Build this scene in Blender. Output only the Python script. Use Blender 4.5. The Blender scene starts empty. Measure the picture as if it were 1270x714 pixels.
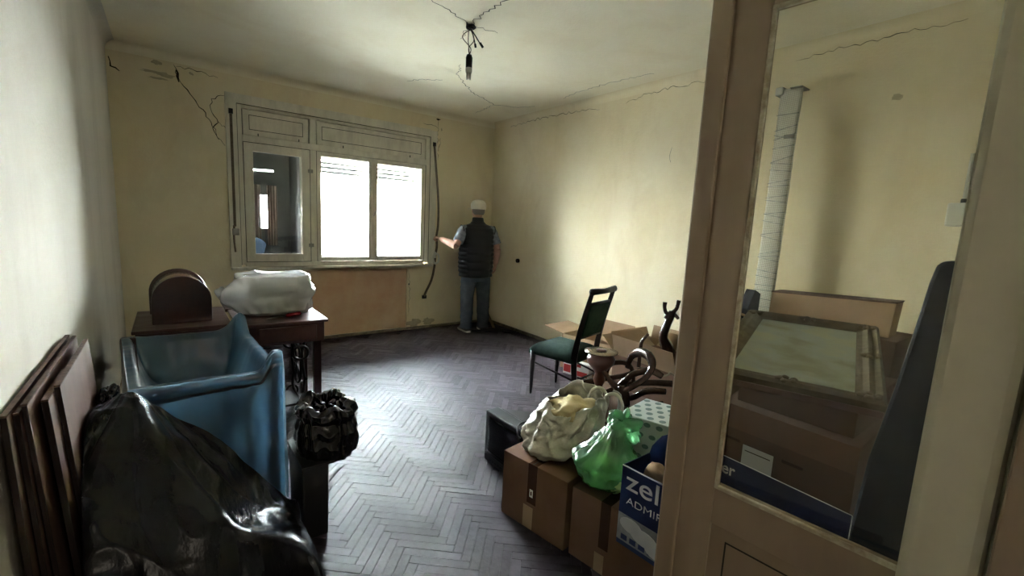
import bpy, bmesh, math, random
from mathutils import Vector, Matrix, noise
random.seed(7)
S = bpy.context.scene; C = S.collection
PI = math.pi
V = Vector
# ---------------------------------------------------------------- camera
cam = bpy.data.objects.new('camera', bpy.data.cameras.new('camera')); C.objects.link(cam); S.camera = cam
cam.data.sensor_width = 36; cam.data.lens = 552.9057/1270*36; cam.data.clip_start = .02
PITCH, ROLL, YAW = 0.14214, 0.05032, 0.65652
F = V((math.sin(YAW)*math.cos(PITCH), math.cos(YAW)*math.cos(PITCH), -math.sin(PITCH)))
RT = V((math.cos(YAW), -math.sin(YAW), 0)); UP = RT.cross(F)
R2 = RT*math.cos(ROLL)+UP*math.sin(ROLL); U2 = -RT*math.sin(ROLL)+UP*math.cos(ROLL)
cam.matrix_world = Matrix(((R2.x, U2.x, -F.x, 0), (R2.y, U2.y, -F.y, 0), (R2.z, U2.z, -F.z, 1.5), (0, 0, 0, 1)))
# ---------------------------------------------------------------- sky and lights
w = bpy.data.worlds.new('World'); S.world = w; w.use_nodes = True
wn = w.node_tree.nodes; wl = w.node_tree.links; bg = wn['Background']
tc = wn.new('ShaderNodeTexCoord'); sp = wn.new('ShaderNodeSeparateXYZ'); rp = wn.new('ShaderNodeValToRGB')
wl.new(tc.outputs['Generated'], sp.inputs[0]); wl.new(sp.outputs['Z'], rp.inputs[0]); wl.new(rp.outputs[0], bg.inputs[0])
rp.color_ramp.elements[0].position = 0.0; rp.color_ramp.elements[0].color = (1, .98, .96, 1)
rp.color_ramp.elements[1].position = .6; rp.color_ramp.elements[1].color = (.90, .94, 1, 1)
bg.inputs[1].default_value = 70.0
S.view_settings.view_transform = 'Standard'; S.view_settings.look = 'None'; S.view_settings.gamma = 1
S.view_settings.use_curve_mapping = False
S.view_settings.exposure = 1.80
def area(name, loc, rot, sx, sy, power, col):
    l = bpy.data.lights.new(name, 'AREA'); l.shape = 'RECTANGLE'; l.size = sx; l.size_y = sy; l.energy = power; l.color = col
    o = bpy.data.objects.new(name, l); o.location = loc; o.rotation_euler = rot; C.objects.link(o); return o
area('hall_fill', (.75, -1.5, 2.45), (0, 0, 0), .9, .3, 5.5, (1, .90, .74))  # added fill for the unseen ambient light from the hall, no real fixture

# ---------------------------------------------------------------- materials
def mat(name, c1, c2=None, scale=6, rough=.6, metal=0, bump=0, bscale=40, detail=6, r2=None, spec=.5, stretch=None, coat=0):
    m = bpy.data.materials.new(name); m.use_nodes = True; n = m.node_tree.nodes; L = m.node_tree.links
    b = n['Principled BSDF']; b.inputs['Base Color'].default_value = (*c1, 1); b.inputs['Roughness'].default_value = rough
    b.inputs['Metallic'].default_value = metal; b.inputs['Specular IOR Level'].default_value = spec
    b.inputs['Coat Weight'].default_value = coat
    t = n.new('ShaderNodeTexCoord'); src = t.outputs['Object']
    if stretch:
        mp = n.new('ShaderNodeMapping'); mp.inputs['Scale'].default_value = stretch; L.new(src, mp.inputs[0]); src = mp.outputs[0]
    if c2 is not None or r2 is not None:
        z = n.new('ShaderNodeTexNoise'); z.inputs['Scale'].default_value = scale; z.inputs['Detail'].default_value = detail
        z.inputs['Roughness'].default_value = .65; L.new(src, z.inputs['Vector'])
        r = n.new('ShaderNodeValToRGB'); r.color_ramp.elements[0].position = .35; r.color_ramp.elements[1].position = .65
        L.new(z.outputs['Fac'], r.inputs[0])
        if c2 is not None:
            r.color_ramp.elements[0].color = (*c1, 1); r.color_ramp.elements[1].color = (*c2, 1); L.new(r.outputs[0], b.inputs['Base Color'])
        if r2 is not None:
            mr = n.new('ShaderNodeMapRange'); mr.inputs['From Min'].default_value = .35; mr.inputs['From Max'].default_value = .65
            mr.inputs['To Min'].default_value = rough; mr.inputs['To Max'].default_value = r2
            L.new(z.outputs['Fac'], mr.inputs[0]); L.new(mr.outputs[0], b.inputs['Roughness'])
    if bump:
        z2 = n.new('ShaderNodeTexNoise'); z2.inputs['Scale'].default_value = bscale; z2.inputs['Detail'].default_value = 4; L.new(src, z2.inputs['Vector'])
        bp = n.new('ShaderNodeBump'); bp.inputs['Strength'].default_value = bump; bp.inputs['Distance'].default_value = .01
        L.new(z2.outputs['Fac'], bp.inputs['Height']); L.new(bp.outputs[0], b.inputs['Normal'])
    return m
def film(name, col, trans=.5, alpha=.15, rough=.3, c2=None, gloss=.25, bs=5, bst=.35):
    """thin plastic film: diffuse + translucent + a little see-through + gloss"""
    m = bpy.data.materials.new(name); m.use_nodes = True; n = m.node_tree.nodes; L = m.node_tree.links; n.clear()
    out = n.new('ShaderNodeOutputMaterial'); d = n.new('ShaderNodeBsdfDiffuse'); t = n.new('ShaderNodeBsdfTranslucent')
    tr = n.new('ShaderNodeBsdfTransparent'); g = n.new('ShaderNodeBsdfGlossy'); fr = n.new('ShaderNodeFresnel')
    a = n.new('ShaderNodeMixShader'); b = n.new('ShaderNodeMixShader'); c = n.new('ShaderNodeMixShader')
    d.inputs[0].default_value = (*col, 1); t.inputs[0].default_value = (*col, 1); tr.inputs[0].default_value = (*[min(1, x*1.3+.1) for x in col], 1)
    g.inputs['Roughness'].default_value = rough; fr.inputs[0].default_value = 1.5
    a.inputs[0].default_value = trans; b.inputs[0].default_value = alpha
    L.new(d.outputs[0], a.inputs[1]); L.new(t.outputs[0], a.inputs[2]); L.new(a.outputs[0], b.inputs[1]); L.new(tr.outputs[0], b.inputs[2])
    mu = n.new('ShaderNodeMath'); mu.operation = 'MULTIPLY_ADD'; mu.inputs[1].default_value = 1; mu.inputs[2].default_value = gloss*.3
    L.new(fr.outputs[0], mu.inputs[0]); L.new(mu.outputs[0], c.inputs[0]); L.new(b.outputs[0], c.inputs[1]); L.new(g.outputs[0], c.inputs[2])
    tcx = n.new('ShaderNodeTexCoord'); z = n.new('ShaderNodeTexNoise'); z.noise_type = 'RIDGED_MULTIFRACTAL'; z.inputs['Scale'].default_value = bs; z.inputs['Detail'].default_value = 3
    z.inputs['Distortion'].default_value = .6; L.new(tcx.outputs['Object'], z.inputs['Vector']); bp = n.new('ShaderNodeBump'); bp.inputs['Strength'].default_value = bst; bp.inputs['Distance'].default_value = .02
    L.new(z.outputs['Fac'], bp.inputs['Height'])
    for q in (d, t, g, fr): L.new(bp.outputs[0], q.inputs['Normal'])
    L.new(c.outputs[0], out.inputs[0]); return m
def glassmat(name, tint=(.95, .97, .96), rough=.0, haze=.0):
    m = bpy.data.materials.new(name); m.use_nodes = True; n = m.node_tree.nodes; L = m.node_tree.links; n.clear()
    out = n.new('ShaderNodeOutputMaterial'); tr = n.new('ShaderNodeBsdfTransparent'); g = n.new('ShaderNodeBsdfGlossy'); fr = n.new('ShaderNodeFresnel')
    d = n.new('ShaderNodeBsdfDiffuse'); x = n.new('ShaderNodeMixShader'); y = n.new('ShaderNodeMixShader')
    tr.inputs[0].default_value = (*tint, 1); g.inputs['Roughness'].default_value = rough; fr.inputs[0].default_value = 1.45
    d.inputs[0].default_value = (.7, .7, .66, 1); y.inputs[0].default_value = haze
    L.new(tr.outputs[0], y.inputs[1]); L.new(d.outputs[0], y.inputs[2])
    L.new(fr.outputs[0], x.inputs[0]); L.new(y.outputs[0], x.inputs[1]); L.new(g.outputs[0], x.inputs[2]); L.new(x.outputs[0], out.inputs[0]); return m
def emis(name, col, s):
    m = bpy.data.materials.new(name); m.use_nodes = True; b = m.node_tree.nodes['Principled BSDF']
    b.inputs['Base Color'].default_value = (*col, 1); b.inputs['Emission Color'].default_value = (*col, 1); b.inputs['Emission Strength'].default_value = s; return m

def wall_mat(name, base, pale, stain, stretch=(1, 1, .45)):
    m = mat(name, base, pale, scale=1.3, rough=.85, bump=.25, bscale=55, detail=8, spec=.2)
    n = m.node_tree.nodes; L = m.node_tree.links; b = n['Principled BSDF']
    old = b.inputs['Base Color'].links[0].from_socket
    t = n.new('ShaderNodeTexCoord'); mp = n.new('ShaderNodeMapping'); mp.inputs['Scale'].default_value = stretch; L.new(t.outputs['Object'], mp.inputs[0])
    z = n.new('ShaderNodeTexNoise'); z.inputs['Scale'].default_value = 2.2; z.inputs['Detail'].default_value = 9; z.inputs['Roughness'].default_value = .6; z.inputs['Distortion'].default_value = .6
    L.new(mp.outputs[0], z.inputs['Vector'])
    r = n.new('ShaderNodeValToRGB'); r.color_ramp.elements[0].position = .50; r.color_ramp.elements[0].color = (0, 0, 0, 1); r.color_ramp.elements[1].position = .78; r.color_ramp.elements[1].color = (.75, .75, .75, 1)
    L.new(z.outputs['Fac'], r.inputs[0])
    mx = n.new('ShaderNodeMix'); mx.data_type = 'RGBA'; L.new(r.outputs[0], mx.inputs[0]); L.new(old, mx.inputs[6]); mx.inputs[7].default_value = (*stain, 1)
    L.new(mx.outputs[2], b.inputs['Base Color']); return m

M = {}
M['wall'] = wall_mat('aged_cream_plaster', (.735, .63, .415), (.79, .70, .515), (.635, .525, .335))
M['wall_left'] = wall_mat('grey_cream_plaster', (.60, .56, .485), (.67, .63, .555), (.47, .43, .37), (1, 1, .18))
M['ceil'] = wall_mat('ceiling_plaster', (.82, .745, .56), (.85, .785, .63), (.745, .65, .47), (1, 1, 1))
M['reveal'] = mat('reveal_plaster', (.50, .46, .34), (.56, .52, .39), scale=3, rough=.8, bump=.06, bscale=160, spec=.2)
M['salmon'] = mat('salmon_distemper', (.50, .30, .19), (.58, .40, .26), scale=2.4, rough=.9, bump=.2, bscale=40, spec=.2)
M['paint'] = mat('old_white_paint', (.76, .71, .60), (.60, .55, .46), scale=9, rough=.5, bump=.12, bscale=60, stretch=(1, 1, .3), r2=.62)
M['doorpaint'] = mat('yellowed_door_paint', (.285, .205, .132), (.235, .168, .106), scale=5, rough=.42, bump=.05, bscale=30, stretch=(1, 1, .2))
M['gap'] = mat('dark_gap', (.02, .017, .013), rough=.9)
M['crack'] = mat('crack_shadow', (.035, .028, .02), rough=1, spec=0)
M['flake'] = mat('bare_plaster', (.40, .34, .23), (.54, .47, .33), scale=14, rough=.95, bump=.3)
M['glass'] = glassmat('window_glass', (.94, .97, .97), haze=.003)
M['doorglass'] = glassmat('door_glass', (.92, .91, .86), haze=.006)
M['strap'] = mat('dirty_strap_webbing', (.10, .075, .055), (.16, .12, .09), scale=30, rough=.9)
M['iron'] = mat('black_cast_iron', (.012, .011, .011), rough=.4, metal=.3)
M['steel'] = mat('worn_steel', (.35, .34, .32), (.22, .20, .18), scale=20, rough=.4, metal=.9)
M['darkwood'] = mat('dark_mahogany', (.045, .016, .013), (.03, .010, .009), scale=4, rough=.28, stretch=(6, .6, 6), coat=.3)
M['woodtop'] = mat('worn_dark_veneer', (.05, .02, .018), (.075, .035, .03), scale=5, rough=.3, stretch=(1, 5, 5), r2=.42)
M['board'] = mat('brown_fibreboard', (.12, .065, .05), (.16, .09, .07), scale=5, rough=.55, stretch=(3, 3, 1))
M['boardedge'] = mat('board_edge', (.05, .022, .015), (.14, .08, .05), scale=40, rough=.8)
M['board_shade'] = mat('shaded_board_end', (.022, .012, .010), rough=.8)  # shade put into the colour of the boards' near ends
M['card'] = mat('brown_cardboard', (.15, .083, .052), (.175, .10, .065), scale=3, rough=.85, spec=.2, bump=.05)
M['cardlight'] = mat('pale_cardboard', (.34, .225, .135), (.40, .27, .17), scale=3, rough=.85, spec=.2)
M['carddark'] = mat('dim_cardboard', (.10, .06, .04), (.125, .072, .05), scale=3, rough=.85, spec=.2)
M['tape'] = mat('brown_packing_tape', (.06, .03, .02), rough=.22, spec=.5)
M['whitepaper'] = mat('white_paper', (.62, .62, .58), rough=.8)
M['bluecard'] = mat('navy_printed_card', (.008, .022, .10), (.012, .03, .13), scale=8, rough=.35)
M['inkwhite'] = mat('white_print', (.72, .74, .76), rough=.5)
M['inkgrey'] = mat('grey_print', (.16, .18, .21), (.34, .36, .39), scale=9, rough=.5)
M['leafprint'] = mat('grey_green_print', (.12, .19, .17), (.18, .26, .24), scale=60, rough=.6)
M['dotpaper'] = mat('off_white_giftpaper', (.55, .60, .55), (.60, .64, .59), scale=5, rough=.5)
M['redprint'] = mat('red_print', (.45, .03, .03), rough=.6)
M['bin'] = mat('black_bag_plastic', (.006, .006, .007), rough=.22, bump=.12, bscale=16, spec=.45)
M['blacksheet'] = mat('black_plastic_sheet', (.007, .007, .008), rough=.27, bump=.3, bscale=26, spec=.26, stretch=(1.6, .7, 1))
M['blackbox'] = mat('black_box', (.012, .012, .013), rough=.6)
M['blue'] = film('blue_polythene', (.24, .39, .52), trans=.70, alpha=.26, rough=.28, gloss=0, bs=4, bst=.25)
M['whitefilm'] = film('white_polythene', (.80, .79, .77), trans=.45, alpha=.16, rough=.25, gloss=.1, bs=3.2, bst=1.0)
M['greenfilm'] = film('green_polythene', (.34, .66, .40), trans=.6, alpha=.58, rough=.15, gloss=.1, bs=9, bst=.6)
M['appliance'] = mat('grey_appliance', (.35, .35, .34), rough=.5)
M['sack'] = mat('woven_cream_sack', (.44, .41, .31), (.56, .53, .42), scale=9, rough=.45, bump=.25, bscale=90)
M['sackin'] = mat('cream_foam', (.58, .47, .24), (.68, .56, .32), scale=12, rough=.8, bump=.3, bscale=30)
M['greenstuff'] = mat('pale_green_contents', (.35, .48, .16), (.5, .6, .28), scale=14, rough=.7)
M['fabricgreen'] = mat('dark_green_velour', (.016, .036, .027), (.024, .050, .037), scale=20, rough=.95, bump=.1, bscale=200, spec=.2)
M['chairwood'] = mat('black_stained_wood', (.010, .008, .008), rough=.35)
M['tv'] = mat('charcoal_tv_plastic', (.011, .012, .014), rough=.5, spec=.3)
M['screen'] = mat('tv_screen', (.010, .012, .012), rough=.12, spec=.6)
M['gloss'] = mat('glossy_brown_bentwood', (.060, .034, .022), (.035, .018, .012), scale=7, rough=.2, coat=.4)
M['urn'] = mat('red_brown_turned_wood', (.11, .035, .022), (.07, .022, .015), scale=6, rough=.3, coat=.3)
M['brass'] = mat('dull_metal_dish', (.30, .24, .17), (.42, .38, .32), scale=9, rough=.25, metal=.9)
M['rope'] = mat('hemp_rope', (.20, .15, .09), rough=.9)
M['gilt'] = mat('dark_gilt_frame', (.060, .045, .025), (.12, .095, .055), scale=14, rough=.62, bump=.4, bscale=35, spec=.25)
M['navy'] = mat('dark_navy_fabric', (.010, .014, .026), (.015, .02, .034), scale=6, rough=.75, spec=.25)
M['plastic'] = mat('yellowed_white_plastic', (.58, .56, .48), rough=.4)
M['red'] = mat('red_screwdriver_plastic', (.22, .006, .012), rough=.25)
M['skin'] = mat('weathered_skin', (.50, .28, .20), (.44, .23, .16), scale=20, rough=.6)
M['hair'] = mat('short_grey_hair', (.20, .17, .15), rough=.8)
M['cap'] = mat('cream_cotton_cap', (.66, .62, .50), (.58, .54, .43), scale=14, rough=.9)
M['vest'] = mat('navy_black_nylon', (.006, .007, .012), rough=.42, bump=.1, bscale=60)
M['shirt'] = mat('grey_blue_shirt', (.14, .16, .19), (.27, .29, .32), scale=22, rough=.9)
M['jeans'] = mat('faded_blue_denim', (.055, .072, .10), (.09, .11, .145), scale=7, rough=.9, bump=.15, bscale=150)
M['shoe'] = mat('dark_grey_shoe', (.04, .04, .045), rough=.7)
M['sole'] = mat('pale_shoe_sole', (.45, .43, .38), rough=.7)
M['handle'] = mat('worn_ash_handle', (.30, .23, .15), (.22, .16, .10), scale=8, rough=.7)
M['socket'] = mat('black_bakelite', (.008, .008, .008), rough=.35)
M['bulb'] = mat('frosted_bulb', (.55, .53, .45), rough=.25)
M['slat'] = mat('blind_slat', (.03, .027, .025), rough=.6)
M['outside'] = mat('outside_render', (.75, .76, .74), rough=.9)
M['dark'] = mat('dark_backdrop', (.035, .034, .034), (.05, .05, .048), scale=2, rough=.8)  # for the invented box behind the left pane and the light-leak block
M['curtain'] = mat('brown_curtain', (.16, .10, .08), (.22, .14, .11), scale=4, rough=.9)
M['bluething'] = mat('blue_cloth', (.10, .16, .28), rough=.9)
M['tube'] = emis('glare_glow', (1, .97, .93), 9)  # glow added for the glare streak in the left pane
M['black'] = mat('black_rubber', (.01, .01, .01), rough=.5)

# painting: pale cloudy landscape, flat print
def painting():
    m = mat('faded_landscape_print', (.23, .25, .17), rough=.4, coat=.12); n = m.node_tree.nodes; L = m.node_tree.links; b = n['Principled BSDF']
    t = n.new('ShaderNodeTexCoord'); mp = n.new('ShaderNodeMapping'); mp.inputs['Scale'].default_value = (1.2, 1.0, 1); L.new(t.outputs['Object'], mp.inputs[0])
    z = n.new('ShaderNodeTexNoise'); z.inputs['Scale'].default_value = 5; z.inputs['Detail'].default_value = 7; L.new(mp.outputs[0], z.inputs['Vector'])
    r = n.new('ShaderNodeValToRGB'); e = r.color_ramp.elements
    e[0].position = .38; e[0].color = (.19, .19, .11, 1); e[1].position = .66; e[1].color = (.33, .33, .22, 1)
    x = e.new(.46); x.color = (.24, .26, .19, 1); x = e.new(.55); x.color = (.27, .31, .27, 1)
    L.new(z.outputs['Fac'], r.inputs[0]); L.new(r.outputs[0], b.inputs['Base Color']); return m
M['painting'] = painting()

def wrapmat():
    m = mat('silver_dotted_wrap', (.55, .56, .55), rough=.3); n = m.node_tree.nodes; L = m.node_tree.links; b = n['Principled BSDF']
    t = n.new('ShaderNodeTexCoord'); s = n.new('ShaderNodeSeparateXYZ'); L.new(t.outputs['Object'], s.inputs[0])
    def tri(sock, f):
        a = n.new('ShaderNodeMath'); a.operation = 'MULTIPLY'; a.inputs[1].default_value = f; L.new(sock, a.inputs[0])
        c = n.new('ShaderNodeMath'); c.operation = 'PINGPONG'; c.inputs[1].default_value = 1; L.new(a.outputs[0], c.inputs[0]); return c.outputs[0]
    mx = n.new('ShaderNodeMath'); mx.operation = 'MULTIPLY'; L.new(tri(s.outputs['Y'], 210), mx.inputs[0]); L.new(tri(s.outputs['Z'], 210), mx.inputs[1])
    r = n.new('ShaderNodeValToRGB'); r.color_ramp.elements[0].position = .12; r.color_ramp.elements[0].color = (.46, .44, .38, 1)
    r.color_ramp.elements[1].position = .4; r.color_ramp.elements[1].color = (.86, .83, .74, 1)
    L.new(mx.outputs[0], r.inputs[0]); L.new(r.outputs[0], b.inputs['Base Color']); return m
M['wrap'] = wrapmat()

def plankmat():
    m = bpy.data.materials.new('worn_oak_parquet'); m.use_nodes = True; n = m.node_tree.nodes; L = m.node_tree.links; b = n['Principled BSDF']
    at = n.new('ShaderNodeAttribute'); at.attribute_name = 'shade'
    geo = n.new('ShaderNodeNewGeometry')
    z = n.new('ShaderNodeTexNoise'); z.inputs['Scale'].default_value = 1.7; z.inputs['Detail'].default_value = 8; z.inputs['Roughness'].default_value = .7; L.new(geo.outputs['Position'], z.inputs['Vector'])
    g = n.new('ShaderNodeTexNoise'); g.inputs['Scale'].default_value = 24; g.inputs['Detail'].default_value = 6; L.new(geo.outputs['Position'], g.inputs['Vector'])
    r = n.new('ShaderNodeValToRGB'); e = r.color_ramp.elements; e[0].position = .15; e[0].color = (.019, .014, .017, 1); e[1].position = .85; e[1].color = (.098, .079, .095, 1)
    a = n.new('ShaderNodeMath'); a.operation = 'MULTIPLY_ADD'; a.inputs[1].default_value = .45; L.new(at.outputs['Fac'], a.inputs[0])
    c = n.new('ShaderNodeMath'); c.operation = 'MULTIPLY_ADD'; c.inputs[1].default_value = .55; L.new(z.outputs['Fac'], c.inputs[0])
    d = n.new('ShaderNodeMath'); d.operation = 'MULTIPLY_ADD'; d.inputs[1].default_value = .45; d.inputs[2].default_value = -.15; L.new(g.outputs['Fac'], d.inputs[0])
    L.new(d.outputs[0], c.inputs[2]); L.new(c.outputs[0], a.inputs[2]); L.new(a.outputs[0], r.inputs[0]); L.new(r.outputs[0], b.inputs['Base Color'])
    mr = n.new('ShaderNodeMapRange'); mr.inputs['From Min'].default_value = .35; mr.inputs['From Max'].default_value = .65; mr.inputs['To Min'].default_value = .42; mr.inputs['To Max'].default_value = .70; b.inputs['Specular IOR Level'].default_value = .21
    L.new(z.outputs['Fac'], mr.inputs[0]); L.new(mr.outputs[0], b.inputs['Roughness'])
    w2 = n.new('ShaderNodeTexNoise'); w2.inputs['Scale'].default_value = 14; w2.inputs['Detail'].default_value = 5; L.new(geo.outputs['Position'], w2.inputs['Vector'])
    bp = n.new('ShaderNodeBump'); bp.inputs['Strength'].default_value = .45; bp.inputs['Distance'].default_value = .012; L.new(w2.outputs['Fac'], bp.inputs['Height']); L.new(bp.outputs[0], b.inputs['Normal'])
    return m
M['plank'] = plankmat()

# ---------------------------------------------------------------- helpers
MW = {}
def setp(o, label=None, cat=None, group=None, kind=None):
    if label: o['label'] = label
    if cat: o['category'] = cat
    if group: o['group'] = group
    if kind: o['kind'] = kind
    return o
def thing(name, label, cat, loc=(0, 0, 0), rz=0, group=None):
    o = bpy.data.objects.new(name, None); C.objects.link(o); o.location = loc; o.rotation_euler = (0, 0, rz); o.empty_display_size = .1
    MW[o] = Matrix.Translation(loc) @ Matrix.Rotation(rz, 4, 'Z'); return setp(o, label, cat, group)
def obj(name, bm, m, parent=None, smooth=False, bevel=0, local=False, sub=0, solid=0, kind=None, label=None):
    """bm in world coordinates (or in the parent's when local); linked as ONE mesh object"""
    me = bpy.data.meshes.new(name)
    if not isinstance(bm, bmesh.types.BMesh): raise TypeError
    # origin at the mesh's own bottom centre
    xs = [v.co for v in bm.verts]
    c = V(((min(v.x for v in xs)+max(v.x for v in xs))/2, (min(v.y for v in xs)+max(v.y for v in xs))/2, min(v.z for v in xs)))
    if local: inv = Matrix.Identity(4)
    else: inv = MW[parent].inverted() if parent else Matrix.Identity(4)
    cw = inv @ c
    bm.transform(Matrix.Translation(-cw) @ inv)
    if smooth:
        for f in bm.faces: f.smooth = True
    bm.to_mesh(me); bm.free(); me.materials.append(m)
    o = bpy.data.objects.new(name, me); C.objects.link(o); o.location = cw
    if parent: o.parent = parent
    MW[o] = (MW[parent] if parent else Matrix.Identity(4)) @ Matrix.Translation(cw)
    if bevel:
        b = o.modifiers.new('b', 'BEVEL'); b.width = bevel; b.segments = 2; b.limit_method = 'ANGLE'
    if solid:
        s = o.modifiers.new('s', 'SOLIDIFY'); s.thickness = solid; s.offset = 0
    if sub:
        s = o.modifiers.new('u', 'SUBSURF'); s.levels = sub; s.render_levels = sub
    if kind: o['kind'] = kind
    if label: o['label'] = label
    return o
def nb(): return bmesh.new()
def box(bm, x0, x1, y0, y1, z0, z1, mtx=None):
    ps = [(x0, y0, z0), (x1, y0, z0), (x1, y1, z0), (x0, y1, z0), (x0, y0, z1), (x1, y0, z1), (x1, y1, z1), (x0, y1, z1)]
    vs = [bm.verts.new(mtx @ V(p) if mtx else p) for p in ps]
    for f in ((0, 3, 2, 1), (4, 5, 6, 7), (0, 1, 5, 4), (1, 2, 6, 5), (2, 3, 7, 6), (3, 0, 4, 7)): bm.faces.new([vs[i] for i in f])
    return bm
def hexa(bm, ps):
    vs = [bm.verts.new(p) for p in ps]
    for f in ((0, 3, 2, 1), (4, 5, 6, 7), (0, 1, 5, 4), (1, 2, 6, 5), (2, 3, 7, 6), (3, 0, 4, 7)): bm.faces.new([vs[i] for i in f])
    return bm
def bx(*a, mtx=None): return box(nb(), *a, mtx=mtx)
def ring_loft(bm, rings, cap=True):
    R = [[bm.verts.new(p) for p in r] for r in rings]; k = len(R[0])
    for a, b in zip(R, R[1:]):
        for i in range(k): bm.faces.new((a[i], a[(i+1) % k], b[(i+1) % k], b[i]))
    if cap: bm.faces.new(R[0][::-1]); bm.faces.new(R[-1])
    return bm
def tube(bm, pts, rad, n=10, flat=1.0, cap=True, up=V((0, 0, 1))):
    pts = [V(p) for p in pts]; rad = rad if isinstance(rad, (list, tuple)) else [rad]*len(pts)
    rings = []; px = None
    for i, p in enumerate(pts):
        t = (pts[min(i+1, len(pts)-1)]-pts[max(i-1, 0)]).normalized()
        if px is None:
            u = up if abs(t.dot(up)) < .95 else V((0, 1, 0)); px = (u-t*u.dot(t)).normalized()
        else: px = (px-t*px.dot(t)).normalized()
        q = t.cross(px); r = rad[i]
        rings.append([p+px*(math.cos(2*PI*j/n)*r)+q*(math.sin(2*PI*j/n)*r*flat) for j in range(n)])
    return ring_loft(bm, rings, cap)
def smoothpts(pts, k=4):
    pts = [V(p) for p in pts]; out = []
    for i in range(len(pts)-1):
        p0 = pts[max(i-1, 0)]; p1 = pts[i]; p2 = pts[i+1]; p3 = pts[min(i+2, len(pts)-1)]
        for j in range(k):
            t = j/k; out.append(.5*((2*p1)+(p2-p0)*t+(2*p0-5*p1+4*p2-p3)*t*t+(3*p1-p0-3*p2+p3)*t**3))
    out.append(pts[-1]); return out
def lerps(rad, m):
    n = len(rad)-1; return [rad[min(int(i/(m-1)*n), n-1)]*(1-((i/(m-1)*n)-min(int(i/(m-1)*n), n-1)))+rad[min(int(i/(m-1)*n), n-1)+1]*((i/(m-1)*n)-min(int(i/(m-1)*n), n-1)) for i in range(m)]
def stube(bm, pts, rad, n=10, k=4, flat=1.0):
    p = smoothpts(pts, k); return tube(bm, p, lerps(rad, len(p)) if isinstance(rad, (list, tuple)) else rad, n, flat)
def lathe(bm, prof, c=(0, 0, 0), n=24, mtx=None):
    rings = []
    for r, z in prof:
        ring = [V((c[0]+r*math.cos(2*PI*i/n), c[1]+r*math.sin(2*PI*i/n), c[2]+z)) for i in range(n)]
        rings.append([mtx @ v for v in ring] if mtx else ring)
    return ring_loft(bm, rings)
def cyl(bm, p, q, r, n=12, r2=None): return tube(bm, [p, q], [r, r if r2 is None else r2], n)
def grid(bm, fn, nu, nv):
    g = [[bm.verts.new(fn(i/nu, j/nv)) for j in range(nv+1)] for i in range(nu+1)]
    for i in range(nu):
        for j in range(nv): bm.faces.new((g[i][j], g[i+1][j], g[i+1][j+1], g[i][j+1]))
    return g
def netgrid(net, u, v):
    """bilinear-smooth lookup in a control net net[row][col]"""
    R = len(net)-1; K = len(net[0])-1
    def cr(a, b, c, d, t): return .5*((2*b)+(c-a)*t+(2*a-5*b+4*c-d)*t*t+(3*b-a-3*c+d)*t**3)
    i = min(int(u*R), R-1); t = u*R-i; j = min(int(v*K), K-1); s = v*K-j
    rows = []
    for ii in (i-1, i, i+1, i+2):
        row = net[max(0, min(R, ii))]; q = [V(row[max(0, min(K, jj))]) for jj in (j-1, j, j+1, j+2)]; rows.append(cr(*q, s))
    return cr(*rows, t)
def nz(p, s): return noise.noise(V(p)*s)
def ridge(p, s):
    return 1-abs(noise.noise(V(p)*s))*2
def blob(bm, c, r, lumps=.12, s=5, seed=0, sub=4, fn=None, fine=.03, fs=14):
    """closed crumpled bag: icosphere pushed about by ridged noise"""
    b = bmesh.new(); bmesh.ops.create_icosphere(b, subdivisions=sub, radius=1); c = V(c); off = V((seed*3.1, seed*1.7, seed*2.3))
    for v in b.verts:
        d = v.co.copy(); a = 1+lumps*nz(d+off, s*.35)*2+fine*(ridge(d+off, fs*.25)-.5)*2
        p = V((d.x*r[0], d.y*r[1], d.z*r[2]))*a
        if fn: p = fn(p, d)
        v.co = c+p
    me = bpy.data.meshes.new('t'); b.to_mesh(me); b.free(); bm.from_mesh(me); bpy.data.meshes.remove(me); return bm
def struct(name, bm, m, **k):
    o = obj(name, bm, m, **k); o['kind'] = 'structure'; return o
def ribbon(name, pts, wd, n, m, parent, jag=.012, seed=0, depth=.002):
    """an open crack or thin mark: a jagged sliver lying on a plane with normal n"""
    n = V(n); rnd = random.Random(seed); P = []
    pts = [V(p) for p in pts]
    for a, b in zip(pts, pts[1:]):
        k = max(2, int((b-a).length/.03))
        for i in range(k):
            t = i/k; q = a.lerp(b, t); d = (b-a).normalized().cross(n); P.append(q+d*(rnd.uniform(-jag, jag) if i else 0))
    P.append(pts[-1]); bm = nb(); L = []; 
    for i, p in enumerate(P):
        t = (P[min(i+1, len(P)-1)]-P[max(i-1, 0)]).normalized().cross(n); ww = wd*(.35+.65*math.sin(PI*(i+.3)/(len(P)+.3)))*rnd.uniform(.5, 1.2)
        L.append((bm.verts.new(p+t*ww/2+n*depth*.2), bm.verts.new(p+n*depth), bm.verts.new(p-t*ww/2+n*depth*.2)))
    for a, b in zip(L, L[1:]):
        bm.faces.new((a[0], b[0], b[1], a[1])); bm.faces.new((a[1], b[1], b[2], a[2]))
    return obj(name, bm, m, parent)
def patch(name, c, ru, rv, u, v, n, m, parent, seed=0, th=.002, jag=.35, k=18):
    """an irregular flat flake or stain edge on a wall"""
    rnd = random.Random(seed); c, u, v, n = V(c), V(u), V(v), V(n); bm = nb(); R0 = []; R1 = []
    for i in range(k):
        a = 2*PI*i/k; s = 1+rnd.uniform(-jag, jag); p = c+u*math.cos(a)*ru*s+v*math.sin(a)*rv*s; R0.append(p); R1.append(p+n*th)
    return obj(name, ring_loft(bm, [R0, R1]), m, parent)
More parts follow.
